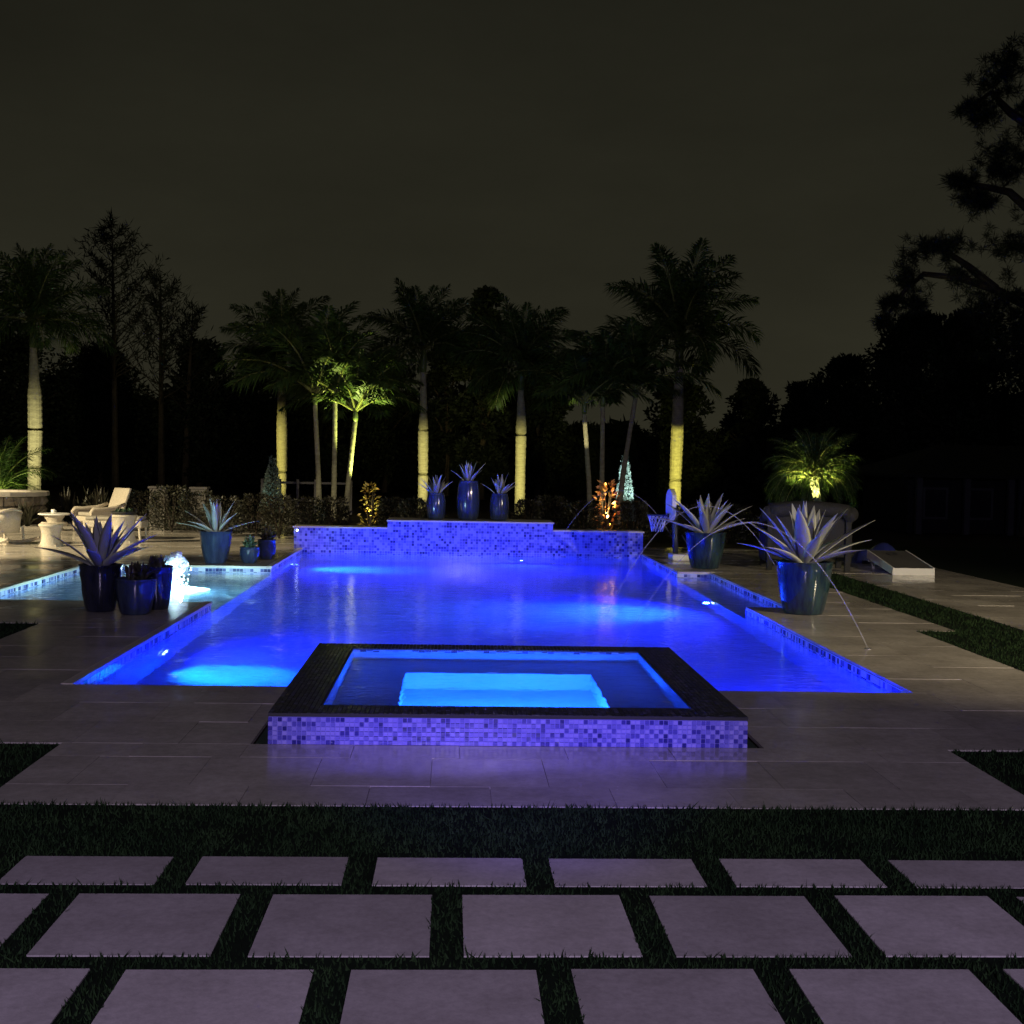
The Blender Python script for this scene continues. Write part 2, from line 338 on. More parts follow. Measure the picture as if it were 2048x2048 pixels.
# ================================================================== SETTING
POOL = (-2.70, 3.37, 9.15, 22.90); LEDGE = (-5.37, -2.70, 14.35, 19.0); NOTCH = (3.37, 3.87, 14.55, 19.12); SPA = (-1.045, 1.72, 7.30, 10.05)
SLOT = (-1.14, 1.82, 7.30, 9.15)
holes = [POOL, LEDGE, NOTCH, SLOT]
xs = [-350, -5.37, -2.70, -1.14, 1.82, 3.37, 3.87, 350]; ys = [-60, 7.30, 9.15, 14.35, 14.55, 19.0, 19.12, 22.90, 500]
g = MB()
for i in range(len(xs) - 1):
    for j in range(len(ys) - 1):
        cx, cyy = (xs[i] + xs[i + 1]) / 2, (ys[j] + ys[j + 1]) / 2
        if any(h[0] < cx < h[1] and h[2] < cyy < h[3] for h in holes): continue
        g.add([(xs[i], ys[j], -.035), (xs[i + 1], ys[j], -.035), (xs[i + 1], ys[j + 1], -.035), (xs[i], ys[j + 1], -.035)], [(0, 1, 2, 3)])
tag(g.build('ground', 'soil'), kind='structure')

# lawn sheets
LAWNS = [(-6, 7, 2.0, 6.02), (-6, -2.2, 6.02, 7.28), (2.9, 8, 6.02, 7.28), (4.65, 12, 7.28, 12.65), (-9, -3.95, 7.28, 12.4), (5.08, 5.84, 12.65, 19.3), (7.9, 30, 12.65, 26)]
g = MB()
for (a, b, c, d) in LAWNS:
    g.add([(a, c, -.004), (b, c, -.004), (b, d, -.004), (a, d, -.004)], [(0, 1, 2, 3)])
tag(g.build('lawn', 'lawn'), kind='structure')

# stepping pads in the lawn
PADS = []
for (y0, y1, x0, n0) in ((4.885, 5.225, -1.72, -3), (4.18, 4.775, -1.37, -3), (3.475, 4.07, -1.02, -3), (2.77, 3.365, -1.37, -3)):
    for k in range(n0, 8):
        PADS.append((x0 + k * .7115, x0 + k * .7115 + .595, y0, y1))
path = MB().add([(-4.2, 2.6, -.001), (4.6, 2.6, -.001), (4.6, 5.3, -.001), (-4.2, 5.3, -.001)], [(0, 1, 2, 3)]).build('path', 'lawn'); tag(path, kind='structure')
padm = MB().box(-.5, .5, -.5, .5, -.05, 0).mesh('paving_pad', 'pad_stone')
for (a, b, c, d) in PADS:
    o = link('paving_pad', padm, path, ((a + b) / 2 + random.uniform(-.004, .004), (c + d) / 2 + random.uniform(-.004, .004), random.uniform(.002, .0045)), rot=(0, 0, R(random.uniform(-.3, .3))), scale=(b - a, d - c, 1))

# grass blades
def grass():
    Vs = []
    for (a, b, c, d), dens in zip(LAWNS, (5200, 3600, 3600, 1700, 1500, 1100, 0)):
        if not dens: continue
        n = int((b - a) * (d - c) * dens); x = rng.uniform(a, b, n); y = rng.uniform(c, d, n)
        k = (x > -.42 * y - .7) & (x < .46 * y + .7) & (y > 3.3)
        for (p0, p1, p2, p3) in PADS:
            k &= ~((x > p0 - .002) & (x < p1 + .002) & (y > p2 - .002) & (y < p3 + .002))
        k &= (np.sin(5.1 * x + 1.7 * y) * np.sin(4.3 * y - 2.2 * x + 1) + .8 * np.sin(13 * x + 9 * y) * np.sin(11 * y - 7 * x)) > rng.uniform(-2.2, .2, len(x))
        x, y = x[k], y[k]; n = len(x); s = 1 + .03 * np.maximum(0, y - 6)
        lg = rng.uniform(0, 1, n) < .05; hgt = np.where(lg, rng.uniform(.026, .044, n), rng.uniform(.010, .030, n)) * s; wd = rng.uniform(.003, .0055, n) * s; an = rng.uniform(0, 2 * np.pi, n); le = np.where(lg, rng.uniform(.015, .05, n), rng.uniform(0, .018, n)); la = rng.uniform(0, 2 * np.pi, n)
        B = np.stack([x, y, np.full(n, -.004)], 1); dx = np.stack([np.cos(an) * wd, np.sin(an) * wd, 0 * x], 1)
        T = B + np.stack([np.cos(la) * le, np.sin(la) * le, hgt], 1)
        Vs.append(np.stack([B - dx, B + dx, T], 1))
    tag(soup('grass', np.concatenate(Vs), None, 'grass_blade'), 'short dark green turf growing between the pale paving pads', 'grass', kind='stuff')
grass()

# wet stone terrace
DECK = [(-2.2, 2.9, 6.02, 7.30), (-3.95, -1.14, 7.30, 9.15), (1.82, 4.65, 7.30, 9.15), (-3.95, -2.70, 9.15, 12.4), (3.37, 4.65, 9.15, 12.65),
        (-7.5, -2.70, 12.4, 14.35), (-9.5, -5.37, 14.35, 19.0), (-10.5, -2.70, 19.0, 22.90), (-13.5, -2.86, 22.90, 31.2),
        (3.37, 5.08, 12.65, 14.55), (3.87, 5.08, 14.55, 19.12), (3.37, 5.08, 19.12, 22.90), (3.41, 8.0, 22.90, 24.6), (5.84, 7.9, 12.65, 19.3), (5.08, 7.9, 19.3, 22.90)]
g = MB()
for (a, b, c, d) in DECK:
    g.add([(a, c, -.012), (b, c, -.012), (b, d, -.012), (a, d, -.012)], [(0, 1, 2, 3)])
deck = g.build('terrace', 'deck_bed'); tag(deck, kind='structure')
slabs = []
for (a, b, c, d) in DECK:
    y = c; row = 0
    while y < d - .01:
        h = .36 if (row == 0 and c == 6.02) else .6
        y1 = min(d, y + h)
        if d - y1 < .2: y1 = d
        x = a - [0, .3, .15, .45][row % 4] if b - a > 1.4 else a
        while x < b - .01:
            x1 = x + (.9 if y > 12.4 else .6)
            xa, xb = max(a, x), min(b, x1)
            if b - xb < .1: xb = b; x1 = b
            if xb - xa > .08: slabs.append((xa, xb, y, y1))
            x = x1
        y = y1; row += 1
def pxsize(s):
    xm, ym = (s[0] + s[1]) / 2, (s[2] + s[3]) / 2
    return (-1 if not (-.43 * ym - .5 < xm < .46 * ym + .5) else 1) * (s[1] - s[0]) * (s[3] - s[2]) / ym ** 3
slabs.sort(key=pxsize, reverse=True)
slm = MB().box(-.5, .5, -.5, .5, -.022, 0).mesh('paving_slab', 'deck_stone')
rest = MB()
for i, (a, b, c, d) in enumerate(slabs):
    j = .0013
    if i < 298:
        o = link('paving_slab', slm, deck, ((a + b) / 2, (c + d) / 2, random.uniform(0, .0022)), rot=(R(random.uniform(-.10, .10)), R(random.uniform(-.10, .10)), 0), scale=(b - a - 2 * j, d - c - 2 * j, 1))
    else:
        z = random.uniform(-.001, .001); rest.box(a + j, b - j, c + j, d - j, -.022, z)
tag(rest.build('paving_slabs_beyond', 'deck_stone', deck), kind='stuff')

# pool basin
FZ = -1.42; TZ = -.024
x0, x1, y0, y1 = POOL
g = MB()
def wallq(p, q, za, zb):
    g.add([(p[0], p[1], za), (q[0], q[1], za), (q[0], q[1], zb), (p[0], p[1], zb)], [(0, 1, 2, 3)])
def flr(r, z):
    g.add([(r[0], r[2], z), (r[1], r[2], z), (r[1], r[3], z), (r[0], r[3], z)], [(0, 1, 2, 3)])
flr(POOL, FZ); flr(LEDGE, -.40); flr(NOTCH, -.50)
wallq((x0, y0), (x0, LEDGE[2]), FZ, TZ); wallq((x0, LEDGE[3]), (x0, y1), FZ, TZ); wallq((x0, LEDGE[2]), (x0, LEDGE[3]), FZ, -.40)
wallq((LEDGE[0], LEDGE[2]), (LEDGE[0], LEDGE[3]), -.40, TZ); wallq((LEDGE[0], LEDGE[2]), (x0, LEDGE[2]), -.40, TZ); wallq((LEDGE[0], LEDGE[3]), (x0, LEDGE[3]), -.40, TZ)
wallq((x1, y0), (x1, NOTCH[2]), FZ, TZ); wallq((x1, NOTCH[3]), (x1, y1), FZ, TZ); wallq((x1, NOTCH[2]), (x1, NOTCH[3]), FZ, -.50)
wallq((NOTCH[1], NOTCH[2]), (NOTCH[1], NOTCH[3]), -.50, TZ); wallq((x1, NOTCH[2]), (NOTCH[1], NOTCH[2]), -.50, TZ); wallq((x1, NOTCH[3]), (NOTCH[1], NOTCH[3]), -.50, TZ)
wallq((x0, y0), (SPA[0], y0), FZ, TZ); wallq((SPA[1], y0), (x1, y0), FZ, TZ); wallq((x0, y1), (x1, y1), FZ, -.02)
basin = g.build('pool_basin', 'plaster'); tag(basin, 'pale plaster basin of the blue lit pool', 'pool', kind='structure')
# waterline tiles, joined
g = MB()
def tiles_x(xf, nx, ya, yb, za, zb, s=.05, gap=.004, th=.006):
    """tiles on a wall in the plane x = xf whose normal points to nx"""
    n = int(round((yb - ya) / s)); mz = int(round((zb - za) / s))
    for i in range(n):
        for k in range(mz):
            ya_, za_ = ya + (yb - ya) * i / n, za + (zb - za) * k / mz
            p = xf + nx * th; a, b, c, d = ya_ + gap / 2, ya_ + (yb - ya) / n - gap / 2, za_ + gap / 2, za_ + (zb - za) / mz - gap / 2
            g.add([(p, a, c), (p, b, c), (p, b, d), (p, a, d), (xf, a, c), (xf, b, c), (xf, b, d), (xf, a, d)], [(0, 1, 2, 3), (0, 1, 5, 4), (1, 2, 6, 5), (2, 3, 7, 6), (3, 0, 4, 7)])
def tiles_y(yf, xa, xb, za, zb, s=.05, gap=.004, th=.006, mb=None):
    mb = mb or g
    n = int(round((xb - xa) / s)); mz = int(round((zb - za) / s))
    for i in range(n):
        for k in range(mz):
            xa_, za_ = xa + (xb - xa) * i / n, za + (zb - za) * k / mz; p = yf - th
            a, b, c, d = xa_ + gap / 2, xa_ + (xb - xa) / n - gap / 2, za_ + gap / 2, za_ + (zb - za) / mz - gap / 2
            mb.add([(a, p, c), (b, p, c), (b, p, d), (a, p, d), (a, yf, c), (b, yf, c), (b, yf, d), (a, yf, d)], [(0, 1, 2, 3), (0, 1, 5, 4), (1, 2, 6, 5), (2, 3, 7, 6), (3, 0, 4, 7)])
tiles_x(x0, 1, y0, LEDGE[2], -.18, -.03); tiles_x(x0, 1, LEDGE[3], y1, -.18, -.03); tiles_x(LEDGE[0], 1, LEDGE[2], LEDGE[3], -.18, -.03)
tiles_x(x1, -1, y0, NOTCH[2], -.18, -.03); tiles_x(x1, -1, NOTCH[3], y1, -.18, -.03); tiles_x(NOTCH[1], -1, NOTCH[2], NOTCH[3], -.18, -.03)
tiles_y(LEDGE[3], LEDGE[0], LEDGE[1], -.18, -.03); tiles_y(NOTCH[3], NOTCH[0], NOTCH[1], -.18, -.03)
tag(g.build('waterline_tiles', 'water_tile', basin), kind='stuff')
# bullnose coping along the pool edge
cop = MB().box(-.5, .5, -.5, .5, -.03, 0).mesh('coping_stone', 'cap_stone')
def coping(xa, xb, ya, yb):
    if abs(yb - ya) > abs(xb - xa):
        n = max(1, round((yb - ya) / .6))
        for i in range(n):
            link('coping_stone', cop, basin, ((xa + xb) / 2, ya + (i + .5) * (yb - ya) / n, .0065), scale=(xb - xa, (yb - ya) / n - .004, 1))
    else:
        n = max(1, round((xb - xa) / .6))
        for i in range(n):
            link('coping_stone', cop, basin, (xa + (i + .5) * (xb - xa) / n, (ya + yb) / 2, .0065), scale=((xb - xa) / n - .004, yb - ya, 1))
cw = .07
coping(x0 - cw, x0 + .015, y0, LEDGE[2]); coping(x0 - cw, x0 + .015, LEDGE[3], y1); coping(LEDGE[0] - cw, LEDGE[0] + .015, LEDGE[2], LEDGE[3] + .05)
coping(LEDGE[0] + .016, x0 - cw - .002, LEDGE[3] - .015, LEDGE[3] + cw); coping(NOTCH[0] + .016, NOTCH[1] + cw, NOTCH[3] - .015, NOTCH[3] + cw)
# water
def sheet(name, r, z, mat, n=1):
    mb = MB()
    for q in r: mb.add([(q[0], q[2], z), (q[1], q[2], z), (q[1], q[3], z), (q[0], q[3], z)], [(0, 1, 2, 3)])
    return tag(mb.build(name, mat), kind='structure')
WZ = -.085
sheet('water', [(x0 + .001, SPA[0] - .001, y0 + .001, SPA[3]), (SPA[1] + .001, x1 - .001, y0 + .001, SPA[3]), (x0 + .001, x1 - .001, SPA[3], y1 - .001),
                (LEDGE[0] + .001, x0 + .001, LEDGE[2] + .001, LEDGE[3] - .001), (x1 - .001, NOTCH[1] - .001, NOTCH[2] + .001, NOTCH[3] - .001)], WZ, 'pool_water')

# ================================================================== SPA
spa = empty('spa', (.3375, 7.30, 0)); tag(spa, 'raised square spa with mosaic front, dark rim and glowing blue water', 'spa')
sx0, sx1, sy0, sy1 = SPA; TOP = .180
def sp(mb, name, mat, **k):
    o = mb.build(name, mat, spa, **k); o.location = (-.3375, -7.30, 0); return o
ix0, ix1, iy0, iy1 = sx0 + .285, sx1 - .285, sy0 + .26, sy1 - .24
# body walls below the rim
g = MB()
g.box(sx0 + .004, ix0, sy0 + .004, sy1 - .004, FZ, TOP - .02).box(ix1, sx1 - .004, sy0 + .004, sy1 - .004, FZ, TOP - .02).box(ix0, ix1, sy0 + .004, iy0, FZ, TOP - .02).box(ix0, ix1, iy1, sy1 - .004, FZ, TOP - .02)
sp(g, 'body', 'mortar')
g = MB()
g.box(sx0, ix0 + .0, sy0, sy1, TOP - .0195, TOP).box(ix1, sx1, sy0, sy1, TOP - .0195, TOP).box(ix0, ix1, sy0, iy0, TOP - .0195, TOP).box(ix0, ix1, iy1, sy1, TOP - .0195, TOP)
sp(g, 'rim', 'rim_grout')
g = MB(); rs_ = .0272; nx_ = int((sx1 - sx0) / rs_); ny_ = int((sy1 - sy0) / rs_)
for i in range(nx_):
    for k in range(ny_):
        a, b, c, d = sx0 + (sx1 - sx0) * i / nx_, sx0 + (sx1 - sx0) * (i + 1) / nx_, sy0 + (sy1 - sy0) * k / ny_, sy0 + (sy1 - sy0) * (k + 1) / ny_
        if ix0 - .004 < (a + b) / 2 < ix1 + .004 and iy0 - .004 < (c + d) / 2 < iy1 + .004: continue
        t = [TOP + .003 + random.uniform(-.0006, .0006) for _ in range(3)]; t.append(t[0] + t[2] - t[1]); q = .0016
        a, b, c, d = a + q, b - q, c + q, d - q
        g.add([(a, c, t[0]), (b, c, t[1]), (b, d, t[2]), (a, d, t[3]), (a, c, TOP), (b, c, TOP), (b, d, TOP), (a, d, TOP)], [(0, 1, 2, 3), (4, 5, 1, 0), (5, 6, 2, 1), (6, 7, 3, 2), (7, 4, 0, 3)])
sp(g, 'rim_tiles', 'rim_tile')['kind'] = 'stuff'
# inner shell: bench and footwell
bx0, bx1, by0, by1 = ix0 + .42, ix1 - .42, iy0 + .46, iy1 - .52; BZ = -.30; WZ2 = -.86
g = MB()
def q4(pts): g.add(pts, [(0, 1, 2, 3)])
e_ = .003
for (p, q) in (((ix0 + e_, iy0 + e_), (ix1 - e_, iy0 + e_)), ((ix0 + e_, iy1 - e_), (ix1 - e_, iy1 - e_)), ((ix0 + e_, iy0 + e_), (ix0 + e_, iy1 - e_)), ((ix1 - e_, iy0 + e_), (ix1 - e_, iy1 - e_))):
    q4([(*p, BZ), (*q, BZ), (*q, TOP - .021), (*p, TOP - .021)])
for r in ((ix0, ix1, iy0, by0), (ix0, ix1, by1, iy1), (ix0, bx0, by0, by1), (bx1, ix1, by0, by1)):
    q4([(r[0], r[2], BZ), (r[1], r[2], BZ), (r[1], r[3], BZ), (r[0], r[3], BZ)])
for (p, q) in (((bx0, by0), (bx1, by0)), ((bx0, by1), (bx1, by1)), ((bx0, by0), (bx0, by1)), ((bx1, by0), (bx1, by1))):
    q4([(*p, WZ2), (*q, WZ2), (*q, BZ), (*p, BZ)])
q4([(bx0, by0, WZ2), (bx1, by0, WZ2), (bx1, by1, WZ2), (bx0, by1, WZ2)])
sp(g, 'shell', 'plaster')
g = MB(); tiles_y(iy1 - e_, ix0 + e_, ix1 - e_, TOP - .02 - .10, TOP - .022, .05); sp(g, 'inner_tiles', 'water_tile')['kind'] = 'stuff'
sheet('spa_water', [(ix0 + .001, ix1 - .001, iy0 + .001, iy1 - .001)], TOP - .006, 'spa_water')
# front mosaic: the middle of the front is built tile by tile, the rest joined
nt_, mr_ = 101, 6; tw = (sx1 - sx0) / nt_; th_ = (TOP - .022) / mr_
tms = [MB().box(-.5, .5, -.5, .5, -.5, .5).mesh('tile', q) for q in ('spa_tile', 'spa_tile_dark')]; gs = [MB(), MB()]
for k in range(mr_):
    for i in range(nt_):
        cx, cz = sx0 + (i + .5) * tw, (k + .5) * th_ + .001
        dk = ((i + k) % 2) ^ (random.random() < .30)
        if 26 <= i < 76:
            link('tile', tms[dk], spa, (cx - .3375, -.001 + random.uniform(-.0008, .0008), cz), rot=(R(random.uniform(-.25, .25)), 0, R(random.uniform(-.25, .25))), scale=(tw - .0050, .010, th_ - .0050))
        else:
            dx_, dz_ = tw / 2 - .0025, th_ / 2 - .0025
            gs[dk].box(cx - dx_, cx + dx_, sy0 - .006, sy0 + .003, cz - dz_, cz + dz_)
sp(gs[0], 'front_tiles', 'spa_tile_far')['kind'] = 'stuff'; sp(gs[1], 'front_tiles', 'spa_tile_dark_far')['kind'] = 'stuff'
# dark overflow slot beside the spa
g = MB().box(-1.14, -1.046, 7.302, 9.15, -.16, -.15).box(1.721, 1.82, 7.302, 9.15, -.16, -.15)
sp(g, 'overflow_slot', 'dark_rim')

# ================================================================== BACK WALL with water-feature tiles
wall = empty('tiled_wall', (.27, 22.9, 0)); tag(wall, 'low stepped mosaic wall at the far end of the pool', 'wall')
def wp(mb, name, mat, **k):
    o = mb.build(name, mat, wall, **k); o.location = (-.27, -22.9, 0); return o
WX0, WX1, MX0, MX1 = -2.85, 3.40, -1.19, 1.77; LZ, MZ = .37, .505; WY = 22.90
g = MB().box(WX0, MX0, WY + .004, WY + .40, -.6, LZ).box(MX1, WX1, WY + .004, WY + .40, -.6, LZ).box(MX0, MX1, WY + .003, WY + .95, -.6, MZ)
wp(g, 'core', 'mortar')
g = MB(); tiles_y(WY, WX0, MX0, -.12, LZ, .048, mb=g); tiles_y(WY, MX0, MX1, -.12, MZ, .048, mb=g); tiles_y(WY, MX1, WX1, -.12, LZ, .048, mb=g)
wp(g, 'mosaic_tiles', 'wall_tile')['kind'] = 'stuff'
for (a, b, z, d) in ((WX0 - .02, MX0 - .002, LZ, .42), (MX0 - .02, MX1 + .02, MZ, .97), (MX1 + .002, WX1 + .02, LZ, .42)):
    n = max(2, round((b - a) / .75))
    for i in range(n):
        o = MB().box(a + (b - a) * i / n + .002, a + (b - a) * (i + 1) / n - .002, WY - .03, WY + d, z + .001, z + .028).build('cap_stone', 'cap_stone', wall); o.location = (-.27, -22.9, 0)

# lamp lenses
def lens(name, loc, nrm, r, mat, label):
    o = empty(name, loc); tag(o, label, 'light')
    q = Vector(nrm).to_track_quat('Z', 'Y').to_euler()
    a = MB().lathe([(r * 1.25, 0), (r * 1.25, .02), (r, .025), (r, .012)], 20).build('ring', 'chrome', o); a.rotation_euler = q
    b = MB().lathe([(r * .98, .010), (r * .6, .022), (.001, .026)], 20).build('lens', mat, o); b.rotation_euler = q
lens('pool_light', (-2.694, 12.00, -.80), (1, 0, 0), .11, 'lens_blue', 'round underwater light near the front of the left pool side')
lens('pool_light', (-2.694, 21.20, -.70), (1, 0, 0), .11, 'lens_blue', 'round underwater light on the left pool side near the mosaic wall')
lens('pool_light', (3.364, 16.30, -.62), (-1, 0, 0), .12, 'lens_blue', 'bright round underwater light below the right pool bench')
lens('wall_light', (-2.79, 22.892, .325), (0, -1, 0), .022, 'lens_white', 'tiny white light at the end of the mosaic wall')

# bubbler fountain
def bubbler():
    o = empty('bubbler_fountain', (-3.50, 16.30, WZ)); tag(o, 'glowing white bubbling fountain on the shallow ledge', 'fountain')
    g = MB()
    def lump(c, r_):
        vs = []; fs = []; ph = random.uniform(0, 6)
        for i in range(1, 5):
            th = math.pi * i / 5
            for k in range(8):
                a = 2 * math.pi * k / 8 + ph; q = r_ * random.uniform(.8, 1.2); vs.append((c[0] + q * math.sin(th) * math.cos(a), c[1] + q * math.sin(th) * math.sin(a), c[2] + q * math.cos(th)))
        for i in range(3):
            for k in range(8): fs.append((i * 8 + k, i * 8 + (k + 1) % 8, (i + 1) * 8 + (k + 1) % 8, (i + 1) * 8 + k))
        fs += [tuple(range(8)), tuple(reversed(range(24, 32)))]
        g.add(vs, fs)
    for _ in range(190):
        z = random.random() ** .8 * .47; rad = (.06 + .17 * max(0, .14 - z) / .14) if z < .20 else .05 + .075 * math.sin(math.pi * min(1, (z - .20) / .27))
        a = random.uniform(0, 6.28); q = rad * math.sqrt(random.random()); lump((q * math.cos(a) - .02, q * math.sin(a), z), random.uniform(.018, .034) if z < .2 else random.uniform(.03, .05))
    tag(g.build('water_column', 'foam', o, smooth=True), kind='stuff')
    g = MB()
    for _ in range(90):
        a = random.uniform(0, 6.28); r = random.uniform(.05, .20); z = max(.01, random.uniform(.0, .48) - r * .6); s = random.uniform(.005, .014)
        g.lathe([(.0005, z - s), (s, z), (.0005, z + s)], 6, (r * math.cos(a), r * math.sin(a)))
    tag(g.build('droplets', 'foam', o), kind='stuff')
    g = MB(); vs = []; fs = []; n = 48
    for i, (r, z) in enumerate(((.10, .03), (.20, .022), (.30, .012), (.42, .006))):
        for k in range(n):
            a = 2 * math.pi * k / n; vs.append((r * math.cos(a), r * math.sin(a), z + random.uniform(0, .012)))
    for i in range(3):
        for k in range(n):
            k2 = (k + 1) % n; fs.append((i * n + k, i * n + k2, (i + 1) * n + k2, (i + 1) * n + k))
    g.add(vs, fs); g.build('foam_ring', 'foam', o, smooth=True)
bubbler()

# laminar deck jets arching into the pool
for (jx, jy, L, H, lab) in ((3.75, 11.34, 2.26, 1.17, 'thin arching water jet rising from the deck in front of the near right pot'),
                            (3.82, 13.96, 2.15, 1.22, 'thin arching water jet rising beside the near right blue pot'),
                            (4.05, 22.6, 2.35, 1.18, 'thin arching water jet beside the pool basketball hoop')):
    o = empty('water_jet', (jx, jy, 0)); tag(o, lab, 'water jet', 'laminar deck jets right of the pool')
    P = []
    for i in range(41):
        s = i / 40; P.append((-L * s, 0, 4 * H * s * (1 - s) * (1 if s < .5 else 1) + (WZ * s)))
    MB().tube(P, [.0045 - .0012 * i / 40 for i in range(41)], 8).build('stream', 'jet_water', o, smooth=True)
    MB().lathe([(.03, .0), (.03, .008), (.018, .009), (.012, .004)], 16).build('nozzle', 'chrome', o)

# ================================================================== POTS AND PLANTS
def make_pot(name, loc, prof, mat, label, group=None):
    o = empty(name, loc, random.uniform(0, 6)); tag(o, label, 'plant pot', group)
    (r0, z0) = prof[-1]
    inner = [(r0 + .008, z0 + .006), (r0 + .010, z0 + .014), (r0 - .012, z0 + .018), (r0 - .025, z0 + .005), (r0 - .03, z0 - .06)]
    MB().lathe([(.001, 0)] + prof + inner, 40).build('body', mat, o, smooth=True)
    MB().lathe([(.001, z0 - .035), (r0 * .5, z0 - .03), (r0 - .028, z0 - .04)], 24).build('soil', 'soil', o)
    return o
def taper(rt, rb, h): return [(rb * .96, 0), (rb, .015)] + [(rb + (rt - rb) * (t + .16 * math.sin(math.pi * t)), h * t) for t in (.1, .25, .4, .55, .7, .85, 1)]

def agave_leaf_mesh(L, W, e0, e1, twist):
    """fleshy leaf: starts at elevation e0, ends at e1"""
    n = 11; vs = []; fs = []; ac = []; x = z = 0.; k = 8
    for i in range(n):
        t = i / (n - 1); e_ = e0 + (e1 - e0) * t ** 1.3
        w_ = W * (.62 + .38 * math.sin(math.pi * min(1, t / .42) * .5) if t < .42 else (1 - ((t - .42) / .58) ** 1.7)) * .5 + .0015
        dx, dz = math.cos(e_), math.sin(e_); nx, nz = -dz, dx; th = .012 * (1 - t) + .002
        for j in range(k):   # closed ring: top side left to right, then underside back
            if j < 5: u = -1 + j * .5; off = .30 * w_ * abs(u) + .0
            else: u = (6 - j) * .5; off = .30 * w_ * abs(u) - th * (1.2 - abs(u) * .4)
            vs.append((x + nx * off, u * w_ + twist * w_ * .3 * t, z + nz * off)); ac.append(abs(u))
        if i < n - 1: x += dx * L / (n - 1); z += dz * L / (n - 1)
    for i in range(n - 1):
        for j in range(k):
            j2 = (j + 1) % k; fs.append((i * k + j, i * k + j2, (i + 1) * k + j2, (i + 1) * k + j))
    g = MB(); g.add(vs, fs); me = g.mesh('leaf', 'agave_leaf', True)
    at = me.attributes.new('across', 'FLOAT', 'POINT'); at.data.foreach_set('value', ac)
    return me
AG = []
for (e0, e1) in ((86, 82), (77, 70), (66, 56), (54, 41), (41, 25), (26, 8)):
    AG.append([agave_leaf_mesh(1, .20 * s, R(e0), R(e1), tw_) for (s, tw_) in ((1, .3), (.85, -.5))])
def agave(loc, r, h, n, label, seed, group='agaves in blue pots', low=0):
    rnd = random.Random(seed); o = empty('agave_plant', loc, rnd.uniform(0, 6)); tag(o, label, 'agave', group)
    for i in range(n):
        t = i / (n - 1); ring = min(5 - low, int(t ** .75 * (5.99 - low))); me = rnd.choice(AG[ring]); a = i * 2.39996 + rnd.uniform(-.25, .25)
        L = (h * (1.0 + .05 * rnd.random()) if ring < 2 else (h * .5 + r * .5) if ring < 3 else r * 1.05) * rnd.uniform(.86, 1.12)
        rr = .015 + .035 * t * r / .6
        link('leaf', me, o, (rr * math.cos(a), rr * math.sin(a), -.01), rot=(rnd.uniform(-.12, .12), rnd.uniform(-.10, .10), a), scale=(L, L * rnd.uniform(.9, 1.1), L))
    return o
def spiky(loc, r, h, n, mat, label, cat='succulent', name='succulent_plant', seed=0, group=None, wid=.05):
    """rosette cluster of narrow upright leaves, joined per rosette"""
    rnd = random.Random(seed); o = empty(name, loc); tag(o, label, cat, group)
    for c in range(max(1, n // 12)):
        ca, cr = rnd.uniform(0, 6.28), r * .55 * math.sqrt(rnd.random()); base = Vector((cr * math.cos(ca), cr * math.sin(ca), 0)); g = MB()
        for i in range(12):
            a = rnd.uniform(0, 6.28); e_ = R(rnd.uniform(35, 85)); L = h * rnd.uniform(.6, 1.1); d = Vector((math.cos(a) * math.cos(e_), math.sin(a) * math.cos(e_), math.sin(e_)))
            s = Vector((-math.sin(a), math.cos(a), 0)) * wid * .5 * rnd.uniform(.7, 1.2); up = d.cross(s).normalized() * wid * .2; m_ = base + d * L * .5 + Vector((0, 0, .02)); tp = base + d * L * .98 - Vector((0, 0, L * .12 * math.cos(e_)))
            g.add([base - s * .6, base + s * .6, m_ + s, m_ - s, tp, base + up, m_ + up], [(0, 5, 6, 3), (5, 1, 2, 6), (3, 6, 4), (6, 2, 4)])
        g.build('leaf_rosette', mat, o)
    return o

# left near group
make_pot('tapered_pot', (-3.66, 13.42, .002), taper(.215, .145, .47), 'pot_dark', 'tall dark blue glazed pot, largest of the cluster before the shallow ledge')
agave((-3.66, 13.42, .46), .64, .52, 22, 'big grey agave spreading from the dark pot before the shallow ledge', 3)
make_pot('tapered_pot', (-3.25, 13.22, .002), taper(.205, .150, .35), 'pot_blue', 'short wide blue glazed pot in front of the shallow ledge cluster')
spiky((-3.25, 13.22, .33), .17, .22, 110, 'dark_leaf', 'dark spiky succulents filling the short blue pot before the shallow ledge', seed=4)
make_pot('tapered_pot', (-3.14, 13.66, .002), taper(.165, .125, .44), 'pot_dark', 'narrow dark blue pot beside the glowing bubbler fountain')
spiky((-3.14, 13.66, .42), .13, .16, 70, 'dark_leaf', 'low dark succulents in the narrow pot beside the bubbler', seed=5)
# left far group
make_pot('tapered_pot', (-3.61, 19.55, .002), taper(.245, .160, .47), 'pot_blue', 'blue glazed pot with white glint behind the shallow ledge')
agave((-3.61, 19.55, .46), .56, .54, 14, 'pale teal lit agave in the pot behind the shallow ledge', 17)
make_pot('bowl_pot', (-3.10, 19.55, .002), [(.08, 0), (.10, .01), (.135, .07), (.150, .14), (.150, .20), (.142, .235)], 'pot_blue', 'small round blue pot right of the teal lit agave')
spiky((-3.10, 19.55, .22), .13, .22, 60, 'succulent', 'green succulent in the small round blue pot', seed=8)
make_pot('bowl_pot', (-2.96, 20.35, .002), [(.08, 0), (.10, .01), (.135, .09), (.145, .18), (.14, .30)], 'pot_blue', 'small blue pot half hidden behind the round blue pot')
spiky((-2.96, 20.35, .28), .13, .24, 48, 'dark_leaf', 'reddish dark succulent in the half hidden small blue pot', seed=9)
